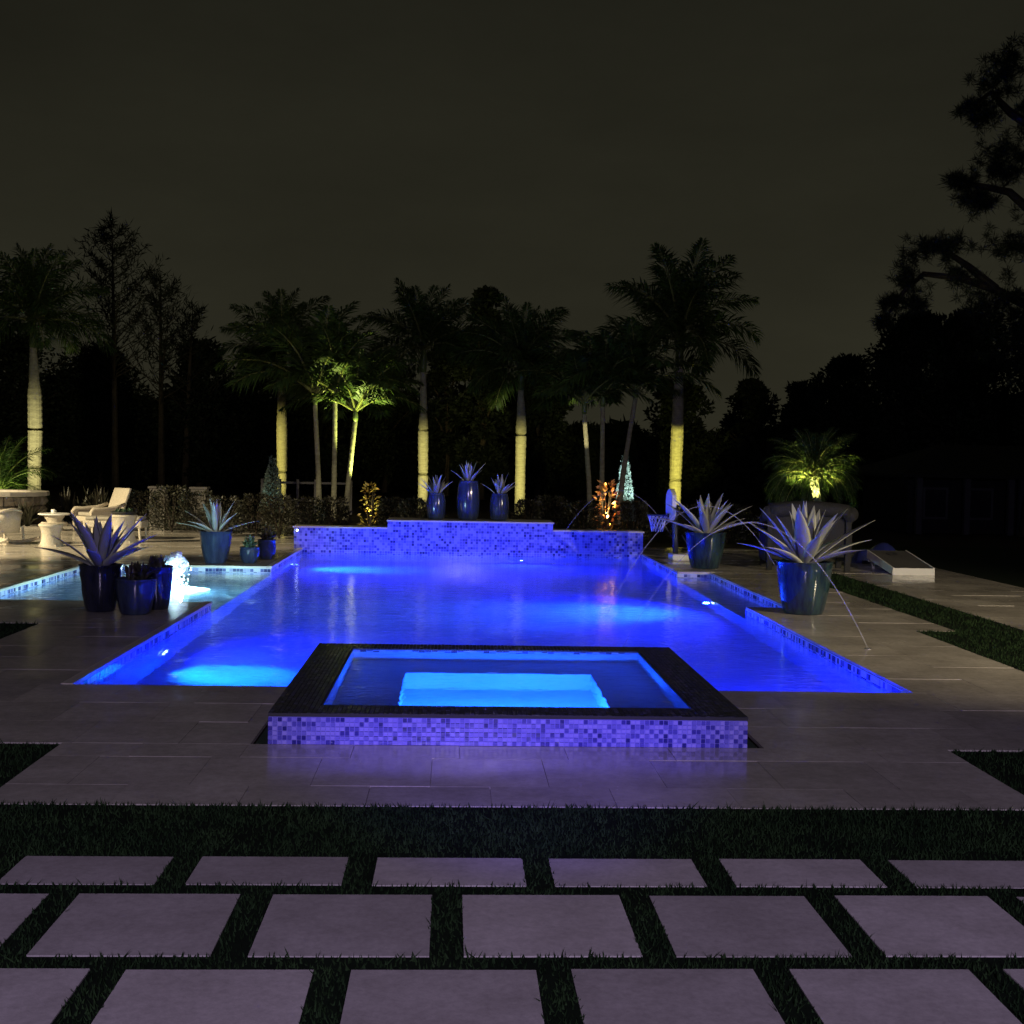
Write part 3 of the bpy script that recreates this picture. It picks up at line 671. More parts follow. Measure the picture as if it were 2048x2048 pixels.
# three urns on the wall
for (x, h, r, lab, lab2, sd, rr, hh) in ((-.34, .47, .165, 'shorter blue urn at the left of three on the mosaic wall', 'agave in the left urn on the mosaic wall', 21, .42, .36),
                                 (.245, .70, .195, 'tallest blue urn, the middle one on the mosaic wall', 'agave in the tallest middle urn on the mosaic wall', 22, .42, .40),
                                 (.815, .48, .165, 'shorter blue urn at the right of three on the mosaic wall', 'agave in the right urn on the mosaic wall', 23, .40, .40)):
    make_pot('glazed_urn', (x, 23.35, MZ + .03), [(r * .78, 0), (r * .84, .01)] + [(r * (.84 + .24 * math.sin(math.pi * (.12 + .80 * t)) ** 1.0), h * t) for t in (.1, .25, .4, .55, .7, .85, .95)] + [(r * .86, h)], 'pot_blue', lab, 'three urns on the mosaic wall')
    agave((x, 23.35, MZ + h), rr, hh, 15, lab2, sd, low=1)
# right group
make_pot('tapered_pot', (3.94, 19.90, .002), taper(.315, .215, .55), 'pot_teal', 'blue and teal glazed pot behind the right pool corner')
agave((3.94, 19.90, .53), .74, .60, 22, 'large agave in the teal pot next to the basketball hoop', 31)
make_pot('tapered_pot', (3.89, 14.02, .002), taper(.305, .215, .565), 'pot_teal', 'big blue and teal glazed pot on the right deck, closest to the camera')
agave((3.89, 14.02, .545), .76, .64, 25, 'largest agave with long pale leaves in the near right pot', 46)

# ================================================================== FURNITURE
def wicker_armchair():
    o = empty('wicker_armchair', (-7.40, 27.0, 0), R(228)); tag(o, 'cream wicker lounge armchair with a tilted back beside the shrubs', 'armchair')
    o.scale = (.88, .88, .94)
    # local: faces +x
    g = MB(); g.add([(-.34, -.32, .28), (-.34, .32, .28), (-.62, .32, .96), (-.62, -.32, .96), (-.40, -.32, .26), (-.40, .32, .26), (-.69, .32, .95), (-.69, -.32, .95)],
                    [(0, 1, 2, 3), (7, 6, 5, 4), (0, 3, 7, 4), (1, 5, 6, 2), (3, 2, 6, 7), (0, 4, 5, 1)]); g.build('backrest', 'wicker', o, bevel=.02)
    MB().box(-.38, .42, -.31, .31, .22, .34).build('seat', 'wicker', o, bevel=.02)
    MB().box(-.34, .40, -.27, .27, .345, .43).build('cushion', 'cushion', o, bevel=.03)
    for s in (-1, 1):
        MB().tube([(-.46, s * .36, .60), (-.2, s * .37, .52), (.2, s * .38, .49), (.40, s * .38, .50), (.46, s * .38, .44), (.44, s * .38, .22), (.42, s * .37, .02)], [.04, .045, .05, .05, .045, .03, .025], 8).build('arm', 'wicker', o, smooth=True)
        MB().box(-.40, .42, s * .37 - .015, s * .37 + .015, .16, .48).build('side_panel', 'wicker', o)
        MB().tube([(-.38, s * .33, .24), (-.44, s * .33, .0)], .028, 8).build('leg', 'wicker', o)
wicker_armchair()
def rocking_chair():
    o = empty('rocking_chair', (-8.02, 22.9, 0), R(150)); tag(o, 'cream wicker rocking chair cut off at the edge of the patio', 'rocking chair')
    g = MB(); n = 22; vs = []; fs = []
    for k in range(n + 1):
        a = R(100 + 160 * k / n); top = .50 + .10 * math.sin(math.pi * k / n) ** 2
        for (r, z) in ((.34, .20), (.36, .42), (.38, top), (.345, top), (.325, .42), (.305, .20)): vs.append((r * math.cos(a), r * math.sin(a) * 1.02, z))
    for k in range(n):
        for j in range(6): fs.append((k * 6 + j, k * 6 + (j + 1) % 6, (k + 1) * 6 + (j + 1) % 6, (k + 1) * 6 + j))
    g.add(vs, fs); g.build('barrel_back', 'wicker', o, smooth=True)
    MB().tube([(.36 * math.cos(R(100 + 160 * k / n)), .37 * math.sin(R(100 + 160 * k / n)), .515 + .10 * math.sin(math.pi * k / n) ** 2) for k in range(n + 1)], .028, 8).build('top_rail', 'wicker', o, smooth=True)
    MB().lathe([(.001, .26), (.33, .26), (.34, .29), (.33, .33), (.001, .34)], 24).build('seat', 'wicker', o)
    for s in (-1, 1):
        for (x_, z_) in ((.22, .52), (-.22, .3)): MB().tube([(x_, s * .33, z_), (x_ * 1.08, s * .34, .05)], .022, 8).build('leg', 'wicker', o)
        MB().tube([(-.62 + 1.24 * i / 14, s * .34, .025 + .10 * (abs(i - 7) / 7) ** 2) for i in range(15)], .028, 8).build('rocker', 'wicker', o, smooth=True)
rocking_chair()
def round_table():
    o = empty('side_table', (-8.32, 27.0, 0)); tag(o, 'round cream side table holding a small white cup', 'table')
    MB().lathe([(.001, .325), (.30, .325), (.32, .335), (.32, .352), (.30, .36), (.001, .36)], 36).build('table_top', 'white_paint', o)
    MB().lathe([(.20, .0), (.20, .03), (.14, .06), (.12, .16), (.17, .24), (.21, .30), (.20, .3245)], 28).build('pedestal', 'wicker', o, smooth=True)
    MB().lathe([(.25, .10), (.27, .12), (.27, .16), (.25, .18), (.24, .14), (.25, .10)], 28).build('ring_shelf', 'wicker', o)
    c = empty('cup', (-8.30, 26.86, .361)); tag(c, 'small white cup standing on the round side table', 'cup')
    MB().lathe([(.001, 0), (.03, 0), (.04, .03), (.042, .085), (.036, .085), (.033, .02), (.001, .015)], 20).build('bowl', 'white_glaze', c, smooth=True)
    MB().tube([(.04, 0, .07), (.065, 0, .06), (.065, 0, .035), (.038, 0, .025)], .005, 6).build('handle', 'white_glaze', c, smooth=True)
round_table()
def drum(name, loc, label, cat, r, h):
    o = empty(name, loc); tag(o, label, cat)
    MB().lathe([(r * 1.02, 0), (r * .92, h * .10), (r * .80, h * .35), (r * .78, h * .55), (r * .88, h * .82), (r * 1.0, h * .95), (r * 1.02, h)], 32).build('drum', 'wicker', o, smooth=True)
    MB().lathe([(.001, h + .02), (r * .98, h + .02), (r * 1.06, h + .008), (r * 1.04, h - .02)], 32).build('top', 'wicker', o, smooth=True)
    for a in (40, 130, 220, 310):
        MB().tube([(r * .98 * math.cos(R(a)), r * .98 * math.sin(R(a)), .03), (r * 1.02 * math.cos(R(a)), r * 1.02 * math.sin(R(a)), 0)], .018, 6).build('foot', 'wicker', o)
    return o
drum('wicker_stool', (-7.0, 22.55, 0), 'hourglass wicker drum stool beside the rocking chair', 'stool', .20, .37)
drum('wicker_pedestal', (-6.07, 23.8, 0), 'hourglass wicker stand carrying a tray of succulents', 'plant stand', .235, .49)
o = empty('succulent_tray', (-6.07, 23.8, .512)); tag(o, 'low bowl of succulents on the wicker stand', 'planter')
MB().lathe([(.001, 0), (.20, 0), (.245, .05), (.24, .055), (.20, .02), (.001, .02)], 28).build('bowl', 'wicker_grey', o, smooth=True)
for k in range(5):
    g = MB(); a = k * 1.257; bx, by = .12 * math.cos(a), .12 * math.sin(a)
    for i in range(14):
        b = random.uniform(0, 6.28); e_ = R(random.uniform(15, 75)); L = random.uniform(.06, .12); d = Vector((math.cos(b) * math.cos(e_), math.sin(b) * math.cos(e_), math.sin(e_))); s = Vector((-math.sin(b), math.cos(b), 0)) * .02
        p = Vector((bx, by, .03)); g.add([p - s * .5, p + s * .5, p + d * L * .6 + s, p + d * L, p + d * L * .6 - s], [(0, 1, 2, 3, 4)])
    g.build('rosette', 'succulent', o)
def ottoman():
    o = empty('wicker_ottoman', (-6.45, 24.7, 0)); tag(o, 'long low wicker ottoman between the drum stool and plant stand', 'ottoman')
    MB().box(-.55, .55, -.28, .28, .22, .36).build('seat', 'wicker', o, bevel=.03)
    MB().box(-.52, .52, -.26, .26, .365, .43).build('cushion', 'cushion', o, bevel=.03)
    for sx_ in (-1, 1):
        for sy_ in (-1, 1): MB().tube([(sx_ * .50, sy_ * .24, .225), (sx_ * .52, sy_ * .25, 0)], .025, 8).build('leg', 'wicker', o)
ottoman()
def loveseat():
    o = empty('wicker_loveseat', (5.52, 19.75, 0), R(-6)); tag(o, 'grey wicker loveseat with thick rolled back behind the near right agave', 'loveseat')
    MB().box(-.56, .56, -.10, .0, .22, .86).build('back_panel', 'wicker_grey', o, bevel=.02)
    MB().tube([(-.60 + .12 * i, -.05, .92 + .05 * math.sin(math.pi * i / 10)) for i in range(11)], .125, 14).build('back_roll', 'wicker_grey', o, smooth=True)
    for s in (-1, 1):
        MB().tube([(s * .62, -.16, .90), (s * .62, .1, .84), (s * .62, .40, .66), (s * .62, .66, .60)], [.12, .11, .10, .09], 14).build('arm_roll', 'wicker_grey', o, smooth=True)
        MB().box(s * .62 - .05, s * .62 + .05, -.08, .62, .14, .62).build('arm_panel', 'wicker_grey', o, bevel=.015)
        for y_ in (-.10, .60): MB().box(s * .60 - .045, s * .60 + .045, y_ - .04, y_ + .04, 0, .80 if y_ < 0 else .5).build('leg', 'wicker_grey', o, bevel=.01)
    MB().box(-.56, .56, .004, .62, .24, .36).build('seat', 'wicker_grey', o, bevel=.02)
    MB().box(-.54, .54, .03, .62, .365, .48).build('cushion', 'cushion', o, bevel=.04)
loveseat()
def hoop():
    o = empty('basketball_hoop', (3.86, 21.5, 0)); tag(o, 'poolside basketball hoop with white board on a blue post', 'basketball hoop')
    MB().box(-.20, .26, -.22, .22, .0, .11).build('base', 'white_paint', o, bevel=.025)
    MB().tube([(-.11, 0, .10), (-.12, 0, .35), (-.13, 0, .60), (-.135, 0, .85)], .05, 12).build('post', 'dark_metal', o, smooth=True)
    MB().tube([(.2, .1, .11), (.0, .03, .42)], .012, 6).build('brace', 'dark_metal', o)
    g = MB(); pts = [(.30 * math.cos(a) * (1 if abs(math.cos(a)) < .8 else 1.12), .935 + .27 * math.copysign(abs(math.sin(a)) ** .6, math.sin(a))) for a in [2 * math.pi * (k + .5) / 20 for k in range(20)]]
    vs = [(-.24, y, z) for y, z in pts] + [(-.17, y, z) for y, z in pts]; fs = [tuple(range(20))[::-1], tuple(range(20, 40))] + [(i, (i + 1) % 20, 20 + (i + 1) % 20, 20 + i) for i in range(20)]
    g.add(vs, fs).build('backboard', 'white_paint', o)
    rim = [(-.43 + .17 * math.cos(2 * math.pi * i / 24), .17 * math.sin(2 * math.pi * i / 24), .755) for i in range(25)]
    r_ = MB().tube(rim, .011, 8).build('rim', 'blue_vinyl', o, smooth=True)
    MB().box(-.26, -.24, -.06, .06, .72, .78).build('bracket', 'dark_metal', r_)
    n = MB()
    for i in range(14):
        for d in (1, -1):
            P = []
            for k in range(6):
                t = k / 5; a = 2 * math.pi * (i + d * t * 1.6) / 14; rr = .165 * (1 - .42 * t ** .8); P.append((-.43 + rr * math.cos(a), rr * math.sin(a), .75 - .27 * t))
            n.tube(P, .0045, 4)
    n.build('net', 'net', o)
hoop()
def toss_board():
    o = empty('toss_board', (7.01, 19.2, 0)); tag(o, 'sloping bean bag toss board with white front on the right deck', 'game board')
    W_, L_ = .305, 1.2
    g = MB(); g.add([(-W_, 0, .105), (W_, 0, .105), (W_, L_, .285), (-W_, L_, .285), (-W_, 0, .09), (W_, 0, .09), (W_, L_, .27), (-W_, L_, .27)], [(0, 1, 2, 3), (7, 6, 5, 4), (0, 3, 7, 4), (1, 5, 6, 2), (2, 6, 7, 3), (0, 4, 5, 1)]); g.build('deck_panel', 'grey_paint', o)
    MB().box(-W_, W_, -.02, -.001, 0, .105).build('front_panel', 'white_paint', o)
    MB().box(-W_, W_, L_ + .001, L_ + .02, .1, .285).build('rear_panel', 'white_paint', o)
    for s in (-1, 1):
        x_ = s * (W_ + .011); g = MB(); g.add([(x_ - .01, -.02, 0), (x_ + .01, -.02, 0), (x_ + .01, L_ + .02, .16), (x_ - .01, L_ + .02, .16), (x_ - .01, -.02, .112), (x_ + .01, -.02, .112), (x_ + .01, L_ + .02, .296), (x_ - .01, L_ + .02, .296)], [(3, 2, 1, 0), (4, 5, 6, 7), (0, 1, 5, 4), (1, 2, 6, 5), (2, 3, 7, 6), (3, 0, 4, 7)]); g.build('side_rail', 'white_paint', o)
        MB().box(s * .24 - .02, s * .24 + .02, L_ - .06, L_ - .02, 0, .268).build('leg', 'white_paint', o)
    MB().lathe([(.078, .0), (.085, .003), (.07, .003)], 24).build('hole_ring', 'dark_metal', o, loc=(0, .96, .254)).rotation_euler = (math.atan(.15), 0, 0)
toss_board()
g = MB()
vs = []; fs = []; nx_, ny_ = 14, 8
for i in range(nx_ + 1):
    for j in range(ny_ + 1):
        u, v = i / nx_, j / ny_; z = .30 * (math.sin(math.pi * u) * math.sin(math.pi * v)) ** .5 * (1 + .25 * math.sin(9 * u + 3 * v)) + .002
        vs.append((-.42 + .84 * u, -.25 + .5 * v, z))
for i in range(nx_):
    for j in range(ny_): fs.append((i * (ny_ + 1) + j, (i + 1) * (ny_ + 1) + j, (i + 1) * (ny_ + 1) + j + 1, i * (ny_ + 1) + j + 1))
g.add(vs, fs); tag(g.build('folded_tarp', 'blue_vinyl', loc=(7.25, 21.6, 0), smooth=True), 'crumpled dark blue tarp lying behind the toss board', 'tarp')

# curved stone seat wall
sw = empty('stone_seat_wall', (-10.82, 29.6, 0)); tag(sw, 'curved stone fire pit with pale cap beyond the patio chairs', 'fire pit')
RW = 1.45; nst = 22
for row in range(3):
    for k in range(nst):
        a0, a1 = 2 * math.pi * (k + .5 * (row % 2)) / nst, 2 * math.pi * (k + 1 + .5 * (row % 2)) / nst
        if math.sin((a0 + a1) / 2) > .35: continue
        z0_, z1_ = .005 + row * .205, .20 + row * .205; pr = random.uniform(-.02, .05); g = MB(); rr0, rr1 = RW - .28, RW + pr; dz = random.uniform(-.012, .004); am = (a0 + a1) / 2
        vs = []
        for zz, sh in ((z0_, .97), ((z0_ + z1_) / 2, 1.02), (z1_ + dz, .96)):
            for aa, r in ((a0 + .008, rr0), (a0 + .012, rr1 * .97), (am, rr1 * sh), (a1 - .012, rr1 * .97), (a1 - .008, rr0)): vs.append((r * math.cos(aa), r * math.sin(aa), zz))
        fs = [(i + 5 * j, (i + 1) % 5 + 5 * j, (i + 1) % 5 + 5 * (j + 1), i + 5 * (j + 1)) for j in range(2) for i in range(5)] + [(0, 4, 3, 2, 1), (10, 11, 12, 13, 14)]
        g.add(vs, fs).build('stone', 'stone_wall', sw)
for k in range(12):
    a0, a1 = 2 * math.pi * k / 12 + .004, 2 * math.pi * (k + 1) / 12 - .004; g = MB(); vs = []
    for zz in (.625, .72):
        for aa, r in ((a0, RW - .33), (a0, RW + .07), ((a0 + a1) / 2, RW + .075), (a1, RW + .07), (a1, RW - .33), ((a0 + a1) / 2, RW - .335)): vs.append((r * math.cos(aa), r * math.sin(aa), zz))
    g.add(vs, [(i, (i + 1) % 6, 6 + (i + 1) % 6, 6 + i) for i in range(6)] + [(5, 4, 3, 2, 1, 0), (6, 7, 8, 9, 10, 11)]).build('cap_stone', 'cap_stone', sw, bevel=.01)

# pale garden piers behind the shrubs
for (x, lab) in ((-6.63, 'pale stucco garden pier half hidden by shrubs, nearer the armchair'), (-5.72, 'pale stucco garden pier half hidden by shrubs, above the teal agave')):
    o = empty('garden_pier', (x, 29.0, 0)); tag(o, lab, 'pier')
    MB().box(-.17, .17, -.17, .17, 0, .86).build('shaft', 'stucco', o, bevel=.008); MB().box(-.20, .20, -.20, .20, .861, .91).build('cap', 'stucco', o, bevel=.01)
# low rail fence
o = empty('rail_fence', (-4.2, 36.5, 0)); tag(o, 'dim rail fence in the dark behind the thin palms', 'fence')
for k in range(6): MB().box(-1.25 + .5 * k - .035, -1.25 + .5 * k + .035, -.035, .035, 0, .98).build('post', 'grey_paint', o)
for z in (.35, .85): MB().box(-1.25, 1.25, .037, .06, z, z + .06).build('rail', 'grey_paint', o)

# garden house in the dark
o = empty('garden_house', (13.6, 31.5, 0), R(0)); tag(o, 'dark low garden house under the trees at the right', 'house')
MB().box(-2.3, 3.4, 0, 3.5, 0, 1.42).build('wall', 'house_wall', o)
g = MB(); g.add([(-2.7, -.75, 1.40), (3.8, -.75, 1.40), (3.8, 4.2, 1.40), (-2.7, 4.2, 1.40), (-.9, 1.7, 2.25), (3.8, 1.7, 2.25), (-2.7, -.75, 1.48), (3.8, -.75, 1.48), (3.8, 4.2, 1.48), (-2.7, 4.2, 1.48)],
        [(3, 2, 1, 0), (6, 7, 5, 4), (8, 9, 4, 5), (9, 6, 4), (7, 8, 5), (0, 1, 7, 6), (1, 2, 8, 7), (2, 3, 9, 8), (3, 0, 6, 9)]); g.build('roof', 'roof_tile', o)
for x_ in (-2.2, -1.0, .1, .38): MB().box(x_ - .07, x_ + .07, -.56, -.42, 0, 1.39).build('porch_post', 'house_trim', o)
for x_ in (-1.6, -.45, 1.7):
    f = MB().box(x_ - .32, x_ + .32, -.03, -.002, .35, 1.15).build('window', 'house_trim', o); MB().box(x_ - .26, x_ + .26, -.036, -.031, .41, 1.09).build('pane', 'glass_dark', f)

# ================================================================== TREES
def frond_mesh(L, e0, e1, seed, nl=34, ll=.62, plum=.6, wl=.035, rt=.013):
    """feather frond along +x starting at elevation e0, drooping to e1; one mesh: rachis and leaflets"""
    rnd = random.Random(seed); pts = []; x = z = 0; n = 14; dirs = []
    for i in range(n):
        t = i / (n - 1); e_ = e0 + (e1 - e0) * t ** 1.25; pts.append(Vector((x, .03 * L * math.sin(2.2 * t + seed) * t, z))); dirs.append(Vector((math.cos(e_), 0, math.sin(e_))))
        x += math.cos(e_) * L / (n - 1); z += math.sin(e_) * L / (n - 1)
    g = MB(); g.tube(pts, [rt * (1 - t / (n - 1)) + .002 for t in range(n)], 5)
    nf = len(g.f)
    for i in range(nl):
        t = .14 + .86 * i / (nl - 1); f_ = t * (n - 1); k = min(n - 2, int(f_)); u = f_ - k; p = pts[k].lerp(pts[k + 1], u); d = dirs[k]; up = Vector((-d.z, 0, d.x))
        ln = ll * (math.sin(math.pi * (.16 + .80 * t)) ** .7) * rnd.uniform(.85, 1.12)
        for s in (-1, 1):
            fan = rnd.uniform(-plum, plum); out = Vector((0, s, 0)) * math.cos(fan) + up * (math.sin(fan) + .12)
            q = (out * .80 + d * (.50 + .5 * t)).normalized(); sd = d.cross(q).normalized().cross(q).normalized() * wl * .5 * rnd.uniform(.8, 1.2)
            mid = p + q * ln * .5; tip = p + q * ln + Vector((0, 0, -ln * rnd.uniform(.18, .42)))
            g.add([p, mid + sd, tip, mid - sd], [(0, 1, 2, 3)])
    me = g.mesh('frond', 'rachis'); me.materials.append(MATS['frond_leaf'])
    me.polygons.foreach_set('material_index', [0] * nf + [1] * (len(me.polygons) - nf)); me.update()
    return me
def fset(L, ll, plum, els, nl=34, wl=.035): return [frond_mesh(L, R(a), R(b), 3 * i + 1, nl, ll, plum, wl) for i, (a, b) in enumerate(els)]
ROYAL = fset(1., .30, 1.0, ((82, 50), (68, 18), (52, -14), (34, -40), (10, -62)), 84, .017)
THIN = fset(1., .34, .30, ((80, 30), (64, 4), (48, -24), (30, -46)), 46, .028)
BUSHY = fset(1., .26, .7, ((82, 40), (68, 0), (52, -44), (34, -76), (12, -88)), 78, .008)
def palm(base, pts, rad, L, n, meshes, label, rings=True, shaft=None, seed=0, group=None, name='royal_palm', bark='bark_pale', spread=1.):
    """pts: list of (dx, dz) along the trunk; rad: radius at each"""
    rnd = random.Random(seed); o = empty(name, base); tag(o, label, 'palm', group)
    # resample the trunk with ring scars
    P = [Vector((dx, 0, dz)) for dx, dz in pts]; g = MB(); Q = []; rr = []; tot = P[-1].z
    nseg = max(12, int(tot / .09)) if rings else 24
    for i in range(nseg + 1):
        z = tot * i / nseg
        k = max(0, min(len(P) - 2, next((j for j in range(len(P) - 1) if P[j + 1].z >= z), len(P) - 2))); u = (z - P[k].z) / max(1e-6, P[k + 1].z - P[k].z); u = min(1, max(0, u)); us = u * u * (3 - 2 * u)
        Q.append(P[k].lerp(P[k + 1], u)); r = rad[k] + (rad[k + 1] - rad[k]) * us; rr.append(r * (1.0 + (.035 if rings and i % 2 else -.02 if rings else 0)))
    g.tube(Q, rr, 14).build('trunk', bark, o)
    top = P[-1].copy()
    if shaft:
        ls, rs = shaft; MB().tube([top, top + Vector((0, 0, ls * .25)), top + Vector((0, 0, ls * .6)), top + Vector((0, 0, ls))], [rad[-1] * .98, rs * 1.15, rs, rs * .55], 12).build('crownshaft', 'crownshaft', o, smooth=True); top = top + Vector((0, 0, ls * .92))
        MB().tube([top, top + Vector((.02, 0, L * .4)), top + Vector((.05, 0, L * .62))], [.03, .018, .004], 6).build('spear', 'rachis', o)
    for i in range(n):
        a = i * 2.39996 + rnd.uniform(-.3, .3); t = i / max(1, n - 1); me = meshes[min(len(meshes) - 1, int(t * len(meshes) * .999))]; s = L * rnd.uniform(.85, 1.1) * (1 if t > .2 else .9)
        link('frond', me, o, (top.x, top.y, top.z - (.12 * t if shaft else .05 * t)), rot=(rnd.uniform(-.15, .15), rnd.uniform(-.12, .12), a), scale=(s * spread, s * spread, s))
    return o
G1 = 'royal palms behind the pool'
palm((-12.93, 40, 0), [(0, 0), (0, 1.2), (.02, 2.3), (.0, 3.3), (-.02, 3.9), (-.05, 4.8)], [.19, .20, .215, .21, .15, .11], 2.4, 26, ROYAL, 'tall swollen trunk royal palm behind the patio seating', True, (1.0, .10), 1, G1)
palm((-5.37, 40, 0), [(0, 0), (0, 1.2), (-.02, 2.5), (-.03, 3.3), (-.06, 4.0)], [.145, .155, .165, .13, .09], 2.15, 24, ROYAL, 'royal palm with yellow lit trunk left of the thin palms', True, (.9, .09), 2, G1)
palm((-1.0, 40, 0), [(0, 0), (0, 1.2), (-.02, 2.4), (-.02, 3.1), (-.04, 4.3)], [.15, .155, .16, .12, .09], 2.3, 22, ROYAL, 'royal palm with lit trunk behind the left urn', True, (.9, .09), 3, G1)
palm((1.93, 38, 0), [(0, 0), (0, 1.3), (.0, 2.5), (-.01, 3.0), (-.03, 3.7)], [.155, .15, .16, .13, .09], 2.3, 24, ROYAL, 'royal palm with yellow lit trunk right of the urns', True, (.8, .09), 4, G1)
palm((6.57, 38, 0), [(0, 0), (0, 1.2), (.02, 2.4), (.03, 3.2), (.04, 4.5)], [.175, .18, .19, .17, .12], 2.9, 26, ROYAL, 'tallest royal palm with bright yellow trunk behind the basketball hoop', True, (1.0, .11), 15, G1)
G2 = 'slender palms in two clumps behind the pool'
for (x, top, dx, lab, sd, L) in ((-3.46, 2.95, -.15, 'slender dark palm leaning left in the left clump', 11, 2.3), (-3.10, 3.0, .0, 'slender straight dark palm in the middle of the left clump', 12, 2.0), (-2.80, 2.55, .22, 'slender bright yellow lit palm with green fronds', 13, 1.9),
                         (3.52, 2.85, -.22, 'slender palm with one lit band leaning left in the right clump', 14, 1.9), (3.80, 3.05, -.02, 'slender straight dark palm in the middle of the right clump', 16, 1.9), (4.22, 3.3, .40, 'slender dark palm leaning right before the teal topiary', 17, 2.0)):
    palm((x, 33, 0), [(0, 0), (dx * .3, top * .4), (dx * .7, top * .75), (dx, top)], [.075, .065, .060, .058], L * 1.1, 15, THIN, lab, True, (.38, .062), sd, G2, 'slender_palm')
palm((7.45, 26, 0), [(0, 0), (.04, .6), (-.02, 1.0), (-.10, 1.42)], [.085, .075, .085, .10], 1.18, 84, BUSHY, 'bushy pygmy date palm lit yellow green behind the loveseat', False, None, 18, None, 'date_palm', 'bark_pale')
palm((-11.9, 34, 0), [(0, 0), (0, .3), (0, .6)], [.10, .09, .08], 1.7, 30, BUSHY, 'low lit green palm at the left edge of the garden', False, None, 19, None, 'areca_palm', 'bark_pale')

def broad_tree(base, hgt, rad, label, seed, n=7000, leaf=.15, mat='tree_leaf', crown0=.28, name='broadleaf_tree', cat='tree', clumps=26, group=None, trunk_r=.16):
    r = np.random.default_rng(seed); o = empty(name, base); tag(o, label, cat, group); rnd = random.Random(seed)
    g = MB(); g.tube([(0, 0, 0), (.05 * rad, 0, hgt * .3), (-.04 * rad, .03, hgt * .62), (0, 0, hgt * .86)], [trunk_r, trunk_r * .75, trunk_r * .45, .02], 8)
    for i in range(7):
        a = rnd.uniform(0, 6.28); z = hgt * rnd.uniform(.25, .6); g.tube([(0, 0, z), (.35 * rad * math.cos(a), .35 * rad * math.sin(a), z + .12 * hgt), (.75 * rad * math.cos(a), .75 * rad * math.sin(a), z + .22 * hgt)], [trunk_r * .4, trunk_r * .25, .015], 6)
    g.build('trunk', 'bark_dark', o)
    P = []; D = []
    for c in range(clumps):
        t = r.uniform(0, 1); zc = hgt * (crown0 + (1 - crown0) * t); env = rad * (math.sin(math.pi * (.22 + .74 * t)) ** .75) * r.uniform(.15, .85); a = r.uniform(0, 6.28); cr = rad * r.uniform(.20, .36)
        cen = np.array([env * math.cos(a), env * math.sin(a), min(zc, hgt - cr * .55)])
        m_ = n // clumps; q = r.normal(size=(m_, 3)); q /= np.linalg.norm(q, axis=1, keepdims=True); q *= (r.uniform(.25, 1, m_) ** .5)[:, None] * cr * np.array([1, 1, .75])
        P.append(cen + q); D.append(q + r.normal(size=(m_, 3)) * cr * .5 + np.array([0, 0, .1]))
    tag(soup('crown', leaf_soup(np.concatenate(P), np.concatenate(D), leaf, leaf * .55), None, mat, o))
    return o
GT = 'dark trees beyond the garden'
for i, (x, y, z, r_, lab) in enumerate((
        (-19.6, 58, 7.2, 2.9, 'dark broad tree at the far left behind the tallest left palm'), (-16.4, 60, 6.5, 3.0, 'dark broad tree below the bare conifer'), (-11.5, 58, 6.6, 1.9, 'dark rounded tree right of the conifers'),
        (-8.9, 60, 6.5, 2.4, 'dark tree behind the yellow lit left royal palm'), (-6.1, 58, 6.2, 2.3, 'dark tree behind the left slender palms'), (-3.3, 60, 6.4, 2.1, 'dark tree left of the urns'),
        (1.05, 52, 8.4, 1.3, 'dark upright tree peaking between the urn palms'), (-.4, 56, 7.2, 1.5, 'dark tree behind the left urn palm'), (3.6, 56, 6.2, 1.5, 'dark tree behind the right slender palms'),
        (6.0, 62, 3.3, 2.2, 'low dark tree under the gap of sky'), (9.0, 66, 3.1, 2.1, 'low dark tree left of the tallest palm trunk'), (8.9, 50, 4.75, 1.7, 'dome shaped dark tree behind the tallest palm'),
        (15.3, 70, 3.5, 2.2, 'low dark tree in the dip right of the dome tree'), (13.9, 60, 5.5, 1.5, 'dark tree with a ragged top above the pygmy date palm'), (15.7, 58, 5.3, 1.6, 'dark tree above the loveseat'),
        (15.9, 52, 6.0, 1.8, 'dark tree left of the overhanging pine'), (16.6, 46, 7.1, 2.2, 'big dark tree under the pine branch'), (17.6, 43, 7.0, 2.6, 'big dark tree behind the garden house'), (19.6, 41, 7.5, 2.4, 'dark tree at the far right edge'))):
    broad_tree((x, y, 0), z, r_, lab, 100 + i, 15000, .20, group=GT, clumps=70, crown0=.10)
# dense dark understorey closing the view below the crowns
def understorey():
    n = 60000; x = rng.uniform(-32, 34, n); y = rng.uniform(62, 70, n); y = np.where(x > 12, y - 8, y); top = np.where((x > 4) & (x < 17), 2.6, 4.4) + .5 * np.sin(x * .9) + .4 * np.sin(x * 2.3 + 1); z = rng.uniform(0, 1, n) ** .8 * top
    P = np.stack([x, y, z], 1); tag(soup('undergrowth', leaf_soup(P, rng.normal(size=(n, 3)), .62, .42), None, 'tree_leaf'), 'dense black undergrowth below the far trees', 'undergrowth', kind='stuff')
understorey()

